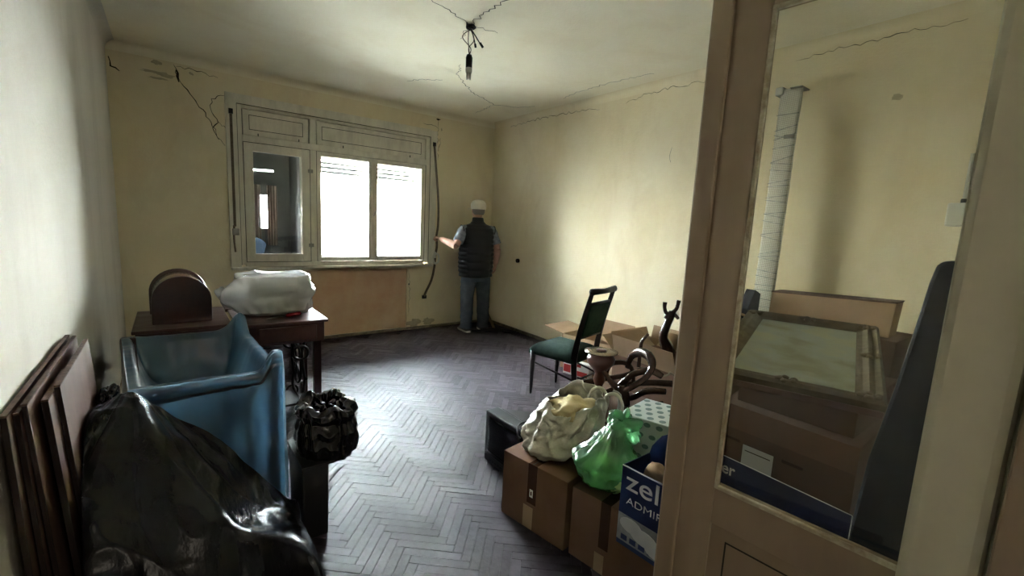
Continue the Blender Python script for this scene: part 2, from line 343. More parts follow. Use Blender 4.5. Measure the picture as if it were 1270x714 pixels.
def text(name, s, size, m, parent, mtx, extrude=.0008, sx=1, offset=0):
    cu = bpy.data.curves.new(name, 'FONT'); cu.body = s; cu.size = size; cu.extrude = extrude; cu.offset = offset
    t = bpy.data.objects.new('tmp', cu); C.objects.link(t); dg = bpy.context.evaluated_depsgraph_get(); me = bpy.data.meshes.new_from_object(t.evaluated_get(dg))
    bpy.data.objects.remove(t); bm = nb(); bm.from_mesh(me); bpy.data.meshes.remove(me)
    bm.transform(mtx @ Matrix.Diagonal((sx, 1, 1, 1))); return obj(name, bm, m, parent)
def basis(o, x, y):
    x = V(x).normalized(); y = V(y); y = (y-x*y.dot(x)).normalized(); z = x.cross(y)
    return Matrix(((x.x, y.x, z.x, o[0]), (x.y, y.y, z.y, o[1]), (x.z, y.z, z.z, o[2]), (0, 0, 0, 1)))

# ================================================================ STRUCTURE
X0, X1, Y1, H = -.386, 3.842, 5.582, 2.93
HY = -3.0                                   # the hall's far wall
WT = .34
floor = struct('floor', bx(X0-.1, X1+.1, HY-.1, Y1+.1, -.12, -.012), M['gap'])
ceiling = struct('ceiling', bx(X0-.1, X1+.1, HY-.1, Y1+WT, H, H+.12), M['ceil'])
struct('wall_left', bx(X0-.2, X0, HY-.1, Y1+WT, -.1, H+.02), M['wall_left'])
wall_right = struct('wall_right', bx(X1, X1+.2, HY-.1, Y1+WT, -.1, H+.02), M['wall'])
# window wall: opening x .60-2.80, z .92-2.58 ; niche x .72-2.51, z .05-.84
b = nb()
box(b, X0, .60, Y1, Y1+WT, -.1, H+.01); box(b, 2.80, X1, Y1, Y1+WT, -.1, H+.01)
box(b, .60, 2.80, Y1, Y1+WT, 2.58, H+.01); box(b, .60, 2.80, Y1+.05, Y1+WT, -.1, .90)
box(b, .60, 2.80, Y1, Y1+.05, .84, .90); box(b, .60, .72, Y1, Y1+.05, -.1, .84); box(b, 2.51, 2.80, Y1, Y1+.05, -.1, .84); box(b, .72, 2.51, Y1, Y1+.05, -.1, .03)
wall_back = struct('wall_back', b, M['wall'])
o = struct('trim_1', bx(.722, 2.508, Y1+.022, Y1+.049, .032, .838), M['salmon']); o['label'] = 'salmon painted recess panel below the window'
# wall between room and hall, the doorway and the reveal
b = nb(); box(b, 1.13, 1.165, .045, .158, -.1, H+.01); box(b, 1.165, X1, -.06, .05, -.1, H+.01); box(b, X0, 1.13, .045, .158, 2.16, H+.01)
struct('wall_front', b, M['reveal'], bevel=.017)
struct('trim_2', bx(1.118, 1.20, -.09, .040, 0, 2.24), M['doorpaint'], bevel=.004)
struct('trim_3', bx(X0, 1.20, -.03, .040, 2.16, 2.24), M['doorpaint'], bevel=.004)
# hall
struct('wall_hall_right', bx(2.2, 2.3, HY, .045, -.1, H), M['reveal'])
struct('wall_hall_end', bx(X0, 2.3, HY-.1, HY, -.1, H), M['reveal'])
# coving where walls meet the ceiling (concave fillet)
def cove(name, a, bb, inward, r, m):
    a, bb, inw = V(a), V(bb), V(inward); bm = nb(); n = 6; rows = []
    for P in (a, bb):
        prof = [P+inw*(r-r*math.sin(t*PI/2/n))+V((0, 0, -(r-r*math.cos(t*PI/2/n)))) for t in range(n+1)]
        rows.append(prof)
    R = [[bm.verts.new(p) for p in r_] for r_ in rows]; k = len(R[0])
    for i in range(k-1): bm.faces.new((R[0][i], R[0][i+1], R[1][i+1], R[1][i]))
    for f in bm.faces: f.smooth = True
    return struct(name, bm, m)
cove('trim_4', (X0, Y1, H), (X1, Y1, H), (0, -1, 0), .07, M['ceil'])
cove('trim_5', (X1, .05, H), (X1, Y1, H), (-1, 0, 0), .07, M['wall'])
cove('trim_6', (X0, HY, H), (X0, Y1, H), (1, 0, 0), .07, M['wall_left'])
# skirting
M['skirt'] = mat('scuffed_skirting', (.16, .13, .09), (.30, .26, .18), scale=12, rough=.8, bump=.2)
struct('baseboard_back', bx(X0, X1, Y1-.018, Y1-.001, 0, .035), M['skirt'], bevel=.003)
struct('baseboard_right', bx(X1-.02, X1-.001, .052, Y1-.02, 0, .04), M['skirt'], bevel=.003)
struct('baseboard_left', bx(X0+.001, X0+.02, .16, Y1-.02, 0, .04), M['skirt'], bevel=.003)

# ---- parquet: herringbone planks, the 300 nearest as parts of the floor, the rest joined
L_, W_ = .27, .045; NN = 6; TH = math.radians(48)
ca, sa = math.cos(TH), math.sin(TH)
def rotp(x, y): return (x*ca-y*sa+1.0, x*sa+y*ca+1.5)
planks = []
for k in range(-160, 160):
    for c in range(-16, 17):
        hx = (k+2*NN*c)*W_; hy = k*W_
        for (cx, cy, ang) in ((hx+L_/2, hy+W_/2, TH), (hx+L_+W_/2, hy+W_-L_/2, TH-PI/2)):
            x, y = rotp(cx, cy)
            if X0+.09 < x < X1-.09 and -.6 < y < Y1-.09: planks.append((x, y, ang))
def vis(x, y):
    d = V((x, y, -1.5)); s = d.dot(F)
    if s < .2: return False
    px = 635+552.9*d.dot(R2)/s; py = 357-552.9*d.dot(U2)/s
    return 300 < px < 1000 and py < 735 and x < 1.75 and y > .9 and not (x < .38 and y < 3.4)
planks.sort(key=lambda p: (not vis(p[0], p[1]), p[0]**2+p[1]**2))
def plank_bm(bm, mtx, g=.0006, h=.0125):
    a, c = L_/2-g, W_/2-g; e = .0008
    lo = [(-a, -c), (a, -c), (a, c), (-a, c)]; up = [(-a+e, -c+e), (a-e, -c+e), (a-e, c-e), (-a+e, c-e)]
    ring_loft(bm, [[mtx @ V((x, y, -h)) for x, y in lo], [mtx @ V((x, y, -e)) for x, y in lo], [mtx @ V((x, y, 0)) for x, y in up]])
variants = []
for i in range(12):
    bm = nb(); plank_bm(bm, Matrix.Identity(4)); me = bpy.data.meshes.new('plank'); bm.to_mesh(me); bm.free()
    at = me.attributes.new('shade', 'FLOAT', 'FACE')
    s = random.random()
    for q in at.data: q.value = s
    me.materials.append(M['plank']); variants.append(me)
def pjit(): return random.uniform(-.0012, .0006), random.uniform(-.004, .004), random.uniform(-.002, .002)
for i, (x, y, a) in enumerate(planks[:298]):
    o = bpy.data.objects.new('plank', random.choice(variants)); C.objects.link(o); o.parent = floor
    dz, rx, ry = pjit(); fl = MW[floor].translation
    o.location = V((x, y, dz))-fl; o.rotation_euler = (rx, ry, a)
bm = nb(); sh = []
for x, y, a in planks[298:]:
    dz, rx, ry = pjit(); n0 = len(bm.faces)
    plank_bm(bm, Matrix.Translation((x, y, dz)) @ Matrix.Rotation(a, 4, 'Z') @ Matrix.Rotation(rx, 4, 'X')); sh += [random.random()]*(len(bm.faces)-n0)
po = obj('distant_planks', bm, M['plank'], floor, kind='stuff')
at = po.data.attributes.new('shade', 'FLOAT', 'FACE'); at.data.foreach_set('value', sh)
b = nb()
for e in ((X0, X0+.13, -.6, Y1), (X1-.13, X1, -.6, Y1), (X0+.13, X1-.13, Y1-.13, Y1)): box(b, *e, -.012, -.0045)
obj('border_board', b, M['plank'], floor)
struct('floor_hall', bx(X0, 2.2, HY, -.62, -.012, 0), M['plank'])

# ---- cracks and flaking
yb = Y1-.0005; nB = (0, -1, 0)
def cb(pts, wd, s, m='crack'): return ribbon('crack', [(x, yb, z) for x, z in pts], wd*.75, nB, M[m], wall_back, seed=s)
cb([(.10, 2.84), (.13, 2.74), (.17, 2.66), (.24, 2.57), (.38, 2.36), (.44, 2.2)], .014, 1)
cb([(.50, 2.64), (.39, 2.59), (.38, 2.49), (.44, 2.37), (.39, 2.31), (.43, 2.22), (.49, 2.15)], .012, 2)
cb([(.12, 2.80), (.125, 2.74), (.135, 2.69)], .034, 3)
cb([(.43, 2.38), (.47, 2.34), (.50, 2.33)], .008, 4)
cb([(2.92, 2.84), (2.925, 2.7), (2.91, 2.5), (2.93, 2.3)], .010, 5)
cb([(2.96, 2.60), (2.945, 2.5), (2.93, 2.42)], .008, 15)
cb([(2.70, 2.75), (2.85, 2.74), (2.91, 2.72)], .007, 6)
cb([(X0+.02, 2.80), (X0+.03, 2.72), (X0+.09, 2.69)], .022, 7)
cb([(.12, 2.83), (.25, 2.83), (.45, 2.80)], .009, 8)
cb([(2.53, .82), (2.55, .5), (2.53, .2)], .006, 9)
for i, (x, z, a, c_) in enumerate([(-.03, 2.83, .035, .02), (-.06, 2.74, .09, .012), (.03, 2.73, .06, .02), (-.02, 2.69, .07, .01), (.235, 2.79, .018, .014), (2.62, .08, .10, .05), (2.84, .09, .08, .05), (2.97, 2.71, .012, .02), (2.92, 2.83, .03, .012)]):
    patch('plaster_flake', (x, yb, z), a, c_, (1, 0, 0), (0, 0, 1), nB, M['flake' if i != 8 else 'crack'], wall_back, seed=i)
zc = H-.0005; nC = (0, 0, -1)
def cc(pts, wd, s): return ribbon('crack', [(x, y, zc) for x, y in pts], wd*.55, nC, M['crack'], ceiling, seed=s, jag=.02)
cc([(1.82, 3.02), (1.62, 2.95), (1.40, 2.86)], .012, 21); cc([(1.82, 3.02), (1.80, 2.82), (1.79, 2.5), (1.7, 2.2)], .016, 22)
cc([(2.2, 3.8), (2.26, 3.89), (2.31, 4.07), (2.51, 4.26), (2.79, 4.5), (3.04, 4.62), (3.22, 4.73), (3.5, 4.6), (3.6, 4.4)], .013, 23)
cc([(2.05, 4.64), (2.12, 4.49), (2.22, 4.42), (2.3, 4.33)], .012, 24); cc([(3.22, 4.73), (3.29, 5.25)], .008, 25)
cc([(3.6, 3.9), (3.54, 3.65), (3.52, 3.38), (3.53, 3.21), (3.54, 2.99), (3.6, 2.7)], .010, 26)
cc([(1.9, 3.3), (1.85, 3.12), (1.82, 3.02), (2.05, 3.0)], .008, 27)
xr = X1-.0005; nR = (-1, 0, 0)
def cr_(pts, wd, s): return ribbon('crack', [(xr, y, z) for y, z in pts], wd*.55, nR, M['crack'], wall_right, seed=s, jag=.015)
cr_([(5.2, 2.83), (4.7, 2.855), (4.21, 2.85), (3.8, 2.83), (3.56, 2.80)], .010, 31); cr_([(3.2, 2.80), (2.95, 2.85), (2.62, 2.85), (2.37, 2.84), (2.1, 2.85)], .009, 32)
cr_([(1.6, 2.83), (1.39, 2.85), (1.07, 2.85), (.67, 2.845)], .010, 33)
cr_([(2.6, 2.30), (2.62, 2.22), (2.60, 2.16)], .005, 34)
bm = nb(); cyl(bm, (X1-.03, 4.87, 1.0), (X1+.001, 4.87, 1.0), .028, 16); obj('wall_plug_hole', bm, M['crack'], wall_right)
patch('plaster_flake', (xr, .95, 2.45), .03, .02, (0, 1, 0), (0, 0, 1), nR, M['flake'], wall_right, seed=41)

# ================================================================ WINDOW
YF = Y1-.03
win = thing('window_1', None, None, (1.7, Y1, .9)); win['kind'] = 'structure'; win['label'] = 'old white three-light window with panelled transom boards'
b = nb()      # casing
box(b, .50, .60, YF, Y1+.01, .90, 2.68); box(b, 2.80, 2.90, YF, Y1+.01, .90, 2.67); box(b, .60, 2.80, YF, Y1+.01, 2.585, 2.68)
obj('casing', b, M['paint'], win, bevel=.004)
b = nb()      # fixed frame in the opening
YA, YB = Y1-.012, Y1+.09
box(b, .60, .645, YA, YB, .92, 2.58); box(b, 2.745, 2.80, YA, YB, .92, 2.58); box(b, .645, 2.745, YA, YB, 2.55, 2.58)
box(b, .645, 2.745, YA-.012, YB, 2.215, 2.285); box(b, .645, 2.745, YA, YB, .90, .95); box(b, 1.30, 1.37, YA-.004, YB, .95, 2.55)
obj('fixed_frame', b, M['paint'], win, bevel=.004)
obj('leak_block', bx(.605, 2.795, Y1+.03, Y1+.20, 2.262, 2.578), M['dark'], win)  # unseen block added behind the boards to stop light leaking in
for a0, a1 in ((.65, 1.295), (1.375, 2.74)):
    p = obj('transom_board', bx(a0+.004, a1-.004, Y1+.0, Y1+.025, 2.289, 2.546), M['paint'], win, bevel=.003)
    b = nb(); t = .005   # scribed panel line: a raised bead
    for e in ((a0+.06, a1-.06, 2.49, 2.49+t), (a0+.06, a1-.06, 2.345, 2.345+t), (a0+.06, a0+.06+t, 2.345, 2.495), (a1-.06-t, a1-.06, 2.345, 2.495)): box(b, e[0], e[1], Y1-.003, Y1+.001, e[2], e[3])
    obj('panel_bead', b, M['gap'], p)
    for fx in (.22, .84):
        x = a0+(a1-a0)*fx; b = bx(x-.004, x+.004, Y1-.01, Y1+.0, 2.285, 2.315); obj('catch', b, M['iron'], p)
def sash(x0, x1, z0, z1, wd, y, hinge_side=None, thick=.045):
    b = nb(); box(b, x0, x0+wd, y, y+thick, z0, z1); box(b, x1-wd, x1, y, y+thick, z0, z1); box(b, x0+wd, x1-wd, y, y+thick, z1-wd, z1); box(b, x0+wd, x1-wd, y, y+thick, z0, z0+wd)
    s = obj('sash', b, M['paint'], win, bevel=.005)
    obj('pane', bx(x0+wd-.004, x1-wd+.004, y+.018, y+.022, z0+wd-.004, z1-wd+.004), M['glass'], s)
    b = nb(); e = .0055
    for q in ((x0-e, x0-.0008, z0-e, z1+e), (x1+.0008, x1+e, z0-e, z1+e), (x0, x1, z1+.0008, z1+e), (x0, x1, z0-e, z0-.0008)): box(b, q[0], q[1], y-.002, y+.004, q[2], q[3])
    obj('rebate_gap', b, M['gap'], s)
    # outer sash of the double window, a hand's depth behind
    b = nb(); w2 = .05; y2 = y+.14
    box(b, x0+.02, x0+.02+w2, y2, y2+.035, z0+.01, z1-.01); box(b, x1-.02-w2, x1-.02, y2, y2+.035, z0+.01, z1-.01)
    box(b, x0+.02+w2, x1-.02-w2, y2, y2+.035, z1-.01-w2, z1-.01); box(b, x0+.02+w2, x1-.02-w2, y2, y2+.035, z0+.01, z0+.01+w2)
    o = obj('outer_sash', b, M['paint'], win, bevel=.004)
    obj('pane', bx(x0+.066, x1-.066, y2+.015, y2+.018, z0+.055, z1-.055), M['glass'], o)
    return s
b = nb()
for q in ((.598, .602, .92, 2.585), (2.798, 2.802, .92, 2.585), (.602, 2.798, 2.581, 2.586)): box(b, q[0], q[1], YF-.001, YF+.004, q[2], q[3])
obj('joint_line', b, M['gap'], win)
s1 = sash(.65, 1.296, .955, 2.21, .085, Y1-.026)
s2 = sash(1.375, 2.035, .955, 2.213, .048, Y1-.012)
s3 = sash(2.04, 2.742, .955, 2.213, .055, Y1-.012)
obj('meeting_bead', bx(2.02, 2.055, Y1-.022, Y1-.01, .96, 2.21), M['paint'], win, bevel=.003)
b = nb(); stube(b, [(2.035, Y1-.03, 1.52), (2.05, Y1-.06, 1.56), (2.075, Y1-.06, 1.62)], .008, 8); obj('window_handle', b, M['steel'], s3)
for z in (1.14, 1.98):
    b = nb(); cyl(b, (1.298, Y1-.03, z-.035), (1.298, Y1-.03, z+.035), .007, 8); box(b, 1.275, 1.33, Y1-.03, Y1-.024, z-.02, z+.02); obj('hinge', b, M['steel'], s1)
obj('sill', bx(.50, 2.86, Y1-.075, Y1-.001, .868, .90), M['paint'], win, bevel=.008)
# outside: ledge, blinds half raised
obj('outer_ledge', bx(.62, 2.78, Y1+.22, Y1+.42, .93, .95), M['outside'], win)
for a0, a1 in ((1.40, 2.02), (2.06, 2.73)):
    for k in range(4):
        obj('blind_slat', bx(a0, a1, Y1+.245, Y1+.258, 2.00+k*.052, 2.00+k*.052+.034), M['slat'], win, bevel=.003)
    b = nb(); cyl(b, (a0+.09, Y1+.25, 2.0), (a0+.09, Y1+.25, 2.24), .004, 6); obj('blind_cord', b, M['strap'], win)
# invented dark loggia beyond the left light, standing in for reflections in its pane
lg = thing('pane_backdrop', 'made-up dark loggia with a curtained window seen through the left pane', 'backdrop', (1.0, 6.4, .6))
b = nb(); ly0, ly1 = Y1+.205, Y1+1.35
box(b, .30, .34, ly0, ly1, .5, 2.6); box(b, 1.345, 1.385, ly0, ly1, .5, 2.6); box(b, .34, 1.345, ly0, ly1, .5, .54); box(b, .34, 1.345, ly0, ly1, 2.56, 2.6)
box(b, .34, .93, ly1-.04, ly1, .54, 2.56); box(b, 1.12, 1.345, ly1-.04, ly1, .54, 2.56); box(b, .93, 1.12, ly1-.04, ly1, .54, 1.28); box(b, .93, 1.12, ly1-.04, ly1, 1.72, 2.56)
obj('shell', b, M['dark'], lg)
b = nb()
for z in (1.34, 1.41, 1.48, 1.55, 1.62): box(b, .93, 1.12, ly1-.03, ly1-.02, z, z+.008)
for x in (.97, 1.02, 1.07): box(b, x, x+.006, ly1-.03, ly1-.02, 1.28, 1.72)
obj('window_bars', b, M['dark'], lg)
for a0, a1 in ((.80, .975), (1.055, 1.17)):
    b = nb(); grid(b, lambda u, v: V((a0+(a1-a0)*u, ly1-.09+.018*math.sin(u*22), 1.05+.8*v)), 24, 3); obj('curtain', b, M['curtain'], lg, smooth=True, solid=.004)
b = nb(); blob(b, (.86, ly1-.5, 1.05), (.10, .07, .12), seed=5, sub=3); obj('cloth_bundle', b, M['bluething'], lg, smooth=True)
b = nb(); cyl(b, (.76, Y1+.62, 1.985), (1.02, Y1+.55, 1.985), .010, 10); obj('glare_streak', b, M['tube'], lg)  # glowing rod added to imitate a glare streak on the glass
M['ground'] = mat('pale_yard', (.68, .67, .64), (.60, .59, .56), scale=.4, rough=.95)
struct('ground_outside', bx(-30, 34, Y1+WT+.2, 60, -3.3, -3.2), M['ground'])
# shutter straps
st = thing('shutter_strap', 'dark shutter strap with winder on the left window casing', 'strap', (.54, YF, 1.05))
b = nb(); box(b, .535, .56, YF-.006, YF-.001, 1.33, 2.50); obj('webbing', b, M['strap'], st); b = nb(); box(b, .528, .566, YF-.02, YF-.001, 2.47, 2.52); obj('top_guide', b, M['iron'], st)
b = nb(); stube(b, [(.54, YF-.006, 1.34), (.535, YF-.012, 1.2), (.545, YF-.01, 1.06)], .007, 6, flat=1.6); obj('webbing', b, M['strap'], st)
b = nb(); box(b, .522, .585, YF-.035, YF-.001, 1.24, 1.31); obj('winder', b, M['steel'], st, bevel=.006)
st = thing('shutter_strap', 'frayed shutter strap the man pulls, hanging knotted beside the window', 'strap', (2.87, YF, .46))
ys = YF-.035
b = nb(); tube(b, smoothpts([(2.85, YF-.008, 2.49), (2.875, ys, 2.15), (2.915, ys, 1.75), (2.905, ys-.03, 1.45), (2.865, Y1-.13, 1.285)], 5), .016, 8, flat=.7, up=V((1, 0, 0))); obj('webbing', b, M['strap'], st)
b = nb(); tube(b, smoothpts([(2.865, Y1-.13, 1.285), (2.90, ys-.02, 1.15), (2.88, ys-.02, 1.02), (2.88, ys, .86), (2.84, ys, .68), (2.76, ys-.01, .53), (2.73, ys-.01, .46)], 5), .017, 8, flat=.6, up=V((1, 0, 0))); obj('webbing', b, M['strap'], st)
b = nb(); stube(b, [(2.87, ys-.03, 1.07), (2.83, ys-.05, 1.00), (2.85, ys-.06, .92), (2.91, ys-.05, .94), (2.92, ys-.04, 1.02), (2.87, ys-.04, 1.05), (2.86, ys-.05, .99)], .014, 8); obj('knot', b, M['plastic'], st)
b = nb(); box(b, 2.705, 2.765, ys-.018, ys+.004, .43, .475); obj('strap_end', b, M['iron'], st, bevel=.004)
b = nb(); box(b, 2.832, 2.87, YF-.02, YF-.001, 2.47, 2.52); obj('top_guide', b, M['iron'], st)
b = nb(); cyl(b, (2.545, Y1+.01, .635), (2.515, Y1-.05, .63), .008, 8); setp(obj('iron_bracket_stub', b, M['iron']), 'short rusty iron stub sticking out of the wall under the sill', 'bracket')

# ================================================================ BULB
bl = thing('hanging_bulb', 'bare bulb in black socket hanging from tangled ceiling wires', 'lamp', (1.82, 3.02, 2.55))
b = nb(); lathe(b, [(.014, 0), (.024, .004), (.025, .075), (.018, .095), (.006, .10)], (1.82, 3.02, 2.625)); obj('socket', b, M['socket'], bl, smooth=True)
b = nb(); lathe(b, [(.022, 0), (.024, .01), (.024, .035), (.018, .04)], (1.82, 3.02, 2.593)); 
for a in (0, 2.1, 4.2):
    x, y = 1.82+.012*math.cos(a), 3.02+.012*math.sin(a); cyl(b, (x, y, 2.548), (x, y, 2.60), .0075, 8)
obj('bulb', b, M['bulb'], bl, smooth=True)
b = nb()
for q in range(3):
    a = q*2.1; stube(b, [(1.82+.02*math.cos(a), 3.02, 2.91), (1.82+(.03+.05*(q == 0))*math.cos(a+2.5), 3.02+.02*math.sin(a), 2.83), (1.82+.01*math.cos(a), 3.02, 2.77), (1.82, 3.02, 2.72)], .0035, 6)
obj('wire', b, M['strap'], bl)
b = nb(); stube(b, [(1.83, 3.02, 2.90), (1.86, 3.0, 2.85), (1.90, 2.99, 2.80)], .004, 6); cyl(b, (1.89, 2.99, 2.815), (1.915, 2.985, 2.785), .009, 8); stube(b, [(1.83, 3.02, 2.90), (1.845, 3.0, 2.83), (1.855, 3.0, 2.79)], .004, 6); cyl(b, (1.855, 3.0, 2.80), (1.86, 3.0, 2.775), .008, 8); obj('loose_terminal', b, M['socket'], bl)
b = nb(); blob(b, (1.825, 3.02, 2.915), (.035, .03, .018), lumps=.3, seed=4, sub=3); stube(b, [(1.78, 3.0, 2.925), (1.775, 2.99, 2.89), (1.80, 2.99, 2.875), (1.81, 3.0, 2.90)], .005, 6); obj('ceiling_hook', b, M['iron'], bl)

# ================================================================ MAN
YM = 5.13; XM = 3.315; RZ = math.radians(-12)
man = thing('person', 'man seen from behind in white cap and black quilted vest, pulling the strap', 'person', (XM, YM, 0), RZ)
mi = MW[man].inverted()
def lw(x, y, z): return mi @ V((x, y, z))
def ell(c, rx, ry, n=24, tilt=None, p=2.0):
    out = []
    for i in range(n):
        a = 2*PI*i/n; ca_, sa_ = math.cos(a), math.sin(a)
        v = V((math.copysign(abs(ca_)**(2/p), ca_)*rx, math.copysign(abs(sa_)**(2/p), sa_)*ry, 0)); out.append(V(c)+v)
    return out
hand = lw(2.868, Y1-.14, 1.275); elb = lw(2.975, 5.10, 1.185); shl = V((-.205, -.01, 1.395)); shr = V((.205, -.01, 1.395)); _d = (hand-elb).normalized(); hand = hand-_d*.085
elr = V((.285, -.04, 1.15)); hr = V((.295, .02, .93))
b = nb()
# trunk, neck, head
ring_loft(b, [ell((0, y, z), rx, ry) for z, rx, ry, y in ((.86, .15, .11, 0), (.95, .175, .125, 0), (1.05, .18, .135, .02), (1.2, .175, .125, .015), (1.34, .185, .115, 0), (1.42, .17, .09, -.01), (1.475, .10, .07, -.01), (1.50, .06, .06, 0), (1.56, .055, .058, .01), (1.60, .058, .062, .015))])
ring_loft(b, [ell((0, y, z), rx, ry) for z, rx, ry, y in ((1.555, .03, .04, .05), (1.575, .055, .075, .035), (1.61, .068, .09, .02), (1.66, .075, .097, .012), (1.71, .076, .098, .005), (1.75, .068, .085, 0), (1.775, .04, .05, 0))])
for sx in (-1, 1):   # ears, eyes sockets are in front; nose
    blob(b, (sx*.078, .005, 1.655), (.012, .02, .033), lumps=.05, fine=0, sub=2)
blob(b, (0, .115, 1.65), (.014, .02, .028), lumps=.05, fine=0, sub=2); blob(b, (0, .108, 1.61), (.026, .010, .008), lumps=0, fine=0, sub=2)
def arm(sh, el, hd, side):
    tube(b, smoothpts([sh, sh.lerp(el, .5), el], 4), lerps([.058, .052, .043], 9), 14)
    tube(b, smoothpts([el, el.lerp(hd, .35), hd], 4), lerps([.050, .052, .032], 9), 14)
arm(shl, elb, hand, -1); arm(shr, elr, hr, 1)
# legs
for sx in (-1, 1):
    tube(b, [(sx*.09, 0, .92), (sx*.11, 0, .70), (sx*.115, -.01, .48), (sx*.115, -.015, .25), (sx*.12, -.02, .09)], [.10, .085, .06, .052, .038], 14)
# left hand: palm turned to the strap, fingers curled round it
def handmesh(w_, d, nrm, curl, thumb_side):
    d = d.normalized(); nrm = (nrm-d*nrm.dot(d)).normalized(); s = d.cross(nrm)
    ring_loft(b, [[w_+d*t+s*(math.cos(2*PI*i/12)*a)+nrm*(math.sin(2*PI*i/12)*c_) for i in range(12)] for t, a, c_ in ((-.02, .027, .022), (.02, .034, .018), (.06, .043, .016), (.09, .041, .014), (.10, .03, .01))])
    for i, (o_, l) in enumerate(((-.031, .068), (-.010, .078), (.011, .073), (.031, .058))):
        p = w_+d*.085+s*o_; P = [p]; ang = 0; dd = d
        for k in range(3):
            ang += curl*(1, 1.2, .9)[k]; dd = d*math.cos(ang)+nrm*math.sin(ang); p = p+dd*l*(.45, .32, .26)[k]; P.append(p)
        tube(b, P, [.0105, .0098, .009, .0075], 8)
    p = w_+d*.025+s*thumb_side*.028; e = (d*.6+s*thumb_side*.7+nrm*.35).normalized(); q = p+e*.045; e2 = (d*.8+s*thumb_side*.1+nrm*.6).normalized(); tube(b, [p, q, q+e2*.035], [.014, .012, .009], 8)
fd = (hand-elb).normalized()
handmesh(hand, fd, V((0, -.2, -1)), .85, 1)
fr_ = (hr-elr).normalized(); handmesh(hr, fr_, V((-.8, .5, 0)), .35, -1)
bo = obj('body', b, M['skin'], man, local=True)
r = bo.modifiers.new('r', 'REMESH'); r.mode = 'VOXEL'; r.voxel_size = .0062; r.use_smooth_shade = True
sm = bo.modifiers.new('s', 'SMOOTH'); sm.iterations = 2
# hair fringe under the cap, eyes
b = nb(); ring_loft(b, [ell((0, y, z), rx, ry) for z, rx, ry, y in ((1.60, .06, .05, -.03), (1.63, .082, .082, -.018), (1.67, .088, .096, -.010), (1.70, .088, .10, -.004))]); obj('hair', b, M['hair'], man, smooth=True, local=True)
b = nb()
b.free()
for sx in (-1, 1): b = nb(); blob(b, (sx*.028, .10, 1.675), (.011, .008, .008), lumps=0, fine=0, sub=2); obj('eye', b, M['socket'], man, smooth=True, local=True)
# cap
b = nb(); ring_loft(b, [ell((0, y, z), rx, ry, 32) for z, rx, ry, y in ((1.672, .094, .115, -.004), (1.68, .098, .118, -.004), (1.715, .104, .121, -.004), (1.75, .099, .113, -.004), (1.782, .078, .090, -.005), (1.799, .042, .050, -.006), (1.804, .01, .01, -.006))])
cp = obj('cap', b, M['cap'], man, smooth=True, local=True)
def brim(u, v):
    a = (u-.5)*2.0; rr = .095+.075*v*math.cos(a*.75); return V((math.sin(a)*rr*.98, math.cos(a)*rr+.008, 1.702-.02*v-.012*a*a))
b = nb(); grid(b, brim, 16, 5); obj('peak', b, M['cap'], cp, smooth=True, solid=.004, local=False) if False else None
b.free() if False else None
pk = obj('peak', b, M['cap'], man, smooth=True, solid=.004, local=True)
b = nb(); lathe(b, [(.004, 0), (.009, .002), (.006, .007)], (0, -.006, 1.802)); obj('cap_button', b, M['cap'], man, local=True)
b = nb(); ring_loft(b, [ell((0, y, z), rx, ry, 20) for z, rx, ry, y in ((1.676, .0985, .119, -.004), (1.694, .100, .120, -.004))]); obj('cap_band', b, M['cap'], man, local=True)
# shirt sleeves and collar
b = nb()
b.free()
for P, E_ in ((shl, elb), (shr, elr)):
    b = nb(); q0 = V((math.copysign(.13, P.x), -.01, 1.41)); tube(b, smoothpts([q0, P, P.lerp(E_, .4), P.lerp(E_, .74)], 4), lerps([.05, .062, .070, .074], 13), 20)
    for v in b.verts: v.co += V((nz(v.co, 14), nz(v.co+V((5, 0, 0)), 14), 0))*.007
    obj('sleeve', b, M['shirt'], man, smooth=True, local=True)
# quilted vest
prof = [(.755, .205, .145, .0), (.77, .232, .165, .01), (.90, .240, .178, .015), (1.05, .243, .185, .02), (1.20, .240, .175, .015), (1.33, .238, .155, .0), (1.405, .228, .130, -.008), (1.45, .185, .105, -.01), (1.49, .105, .085, -.006), (1.515, .082, .080, 0), (1.56, .076, .076, .004), (1.565, .066, .066, .004)]
def pl_(z):
    for a, c_ in zip(prof, prof[1:]):
        if z <= c_[0]: t = (z-a[0])/(c_[0]-a[0]); t2 = t*t*(3-2*t); return [a[i]+(c_[i]-a[i])*t2 for i in (1, 2, 3)]
    return prof[-1][1:]
b = nb(); rings = []; NZ = 110
for i in range(NZ+1):
    z = .755+(1.565-.755)*i/NZ; rx, ry, y0 = pl_(z); ring = []
    for j in range(72):
        a = 2*PI*j/72; c_, s_ = math.cos(a), math.sin(a)
        q = 1.0 if z < 1.40 else 0
        back = s_ < 0 and abs(c_) < .72
        period = .105 if back else .058
        if back and z > 1.12: q *= .25
        d = .015*q*(abs(math.sin(PI*(z-.755)/period))**.5-.6)
        if abs(abs(c_)-.72) < .03: d -= .006*q
        d += .006*nz((c_*2, s_*2, z*7), 1)
        ring.append(V((c_*(rx+d), s_*(ry+d)+y0, z)))
    rings.append(ring)
ring_loft(b, rings); obj('quilted_vest', b, M['vest'], man, smooth=True, local=True)
b = nb()      # armhole piping
b.free()
for sx in (-1, 1): b = nb(); tube(b, [V((sx*(.222+.012*math.sin(t)), -.01+.075*math.cos(t), 1.38+.075*math.sin(t))) for t in [2*PI*k/20 for k in range(21)]], .007, 6); obj('armhole_binding', b, M['vest'], man, local=True)
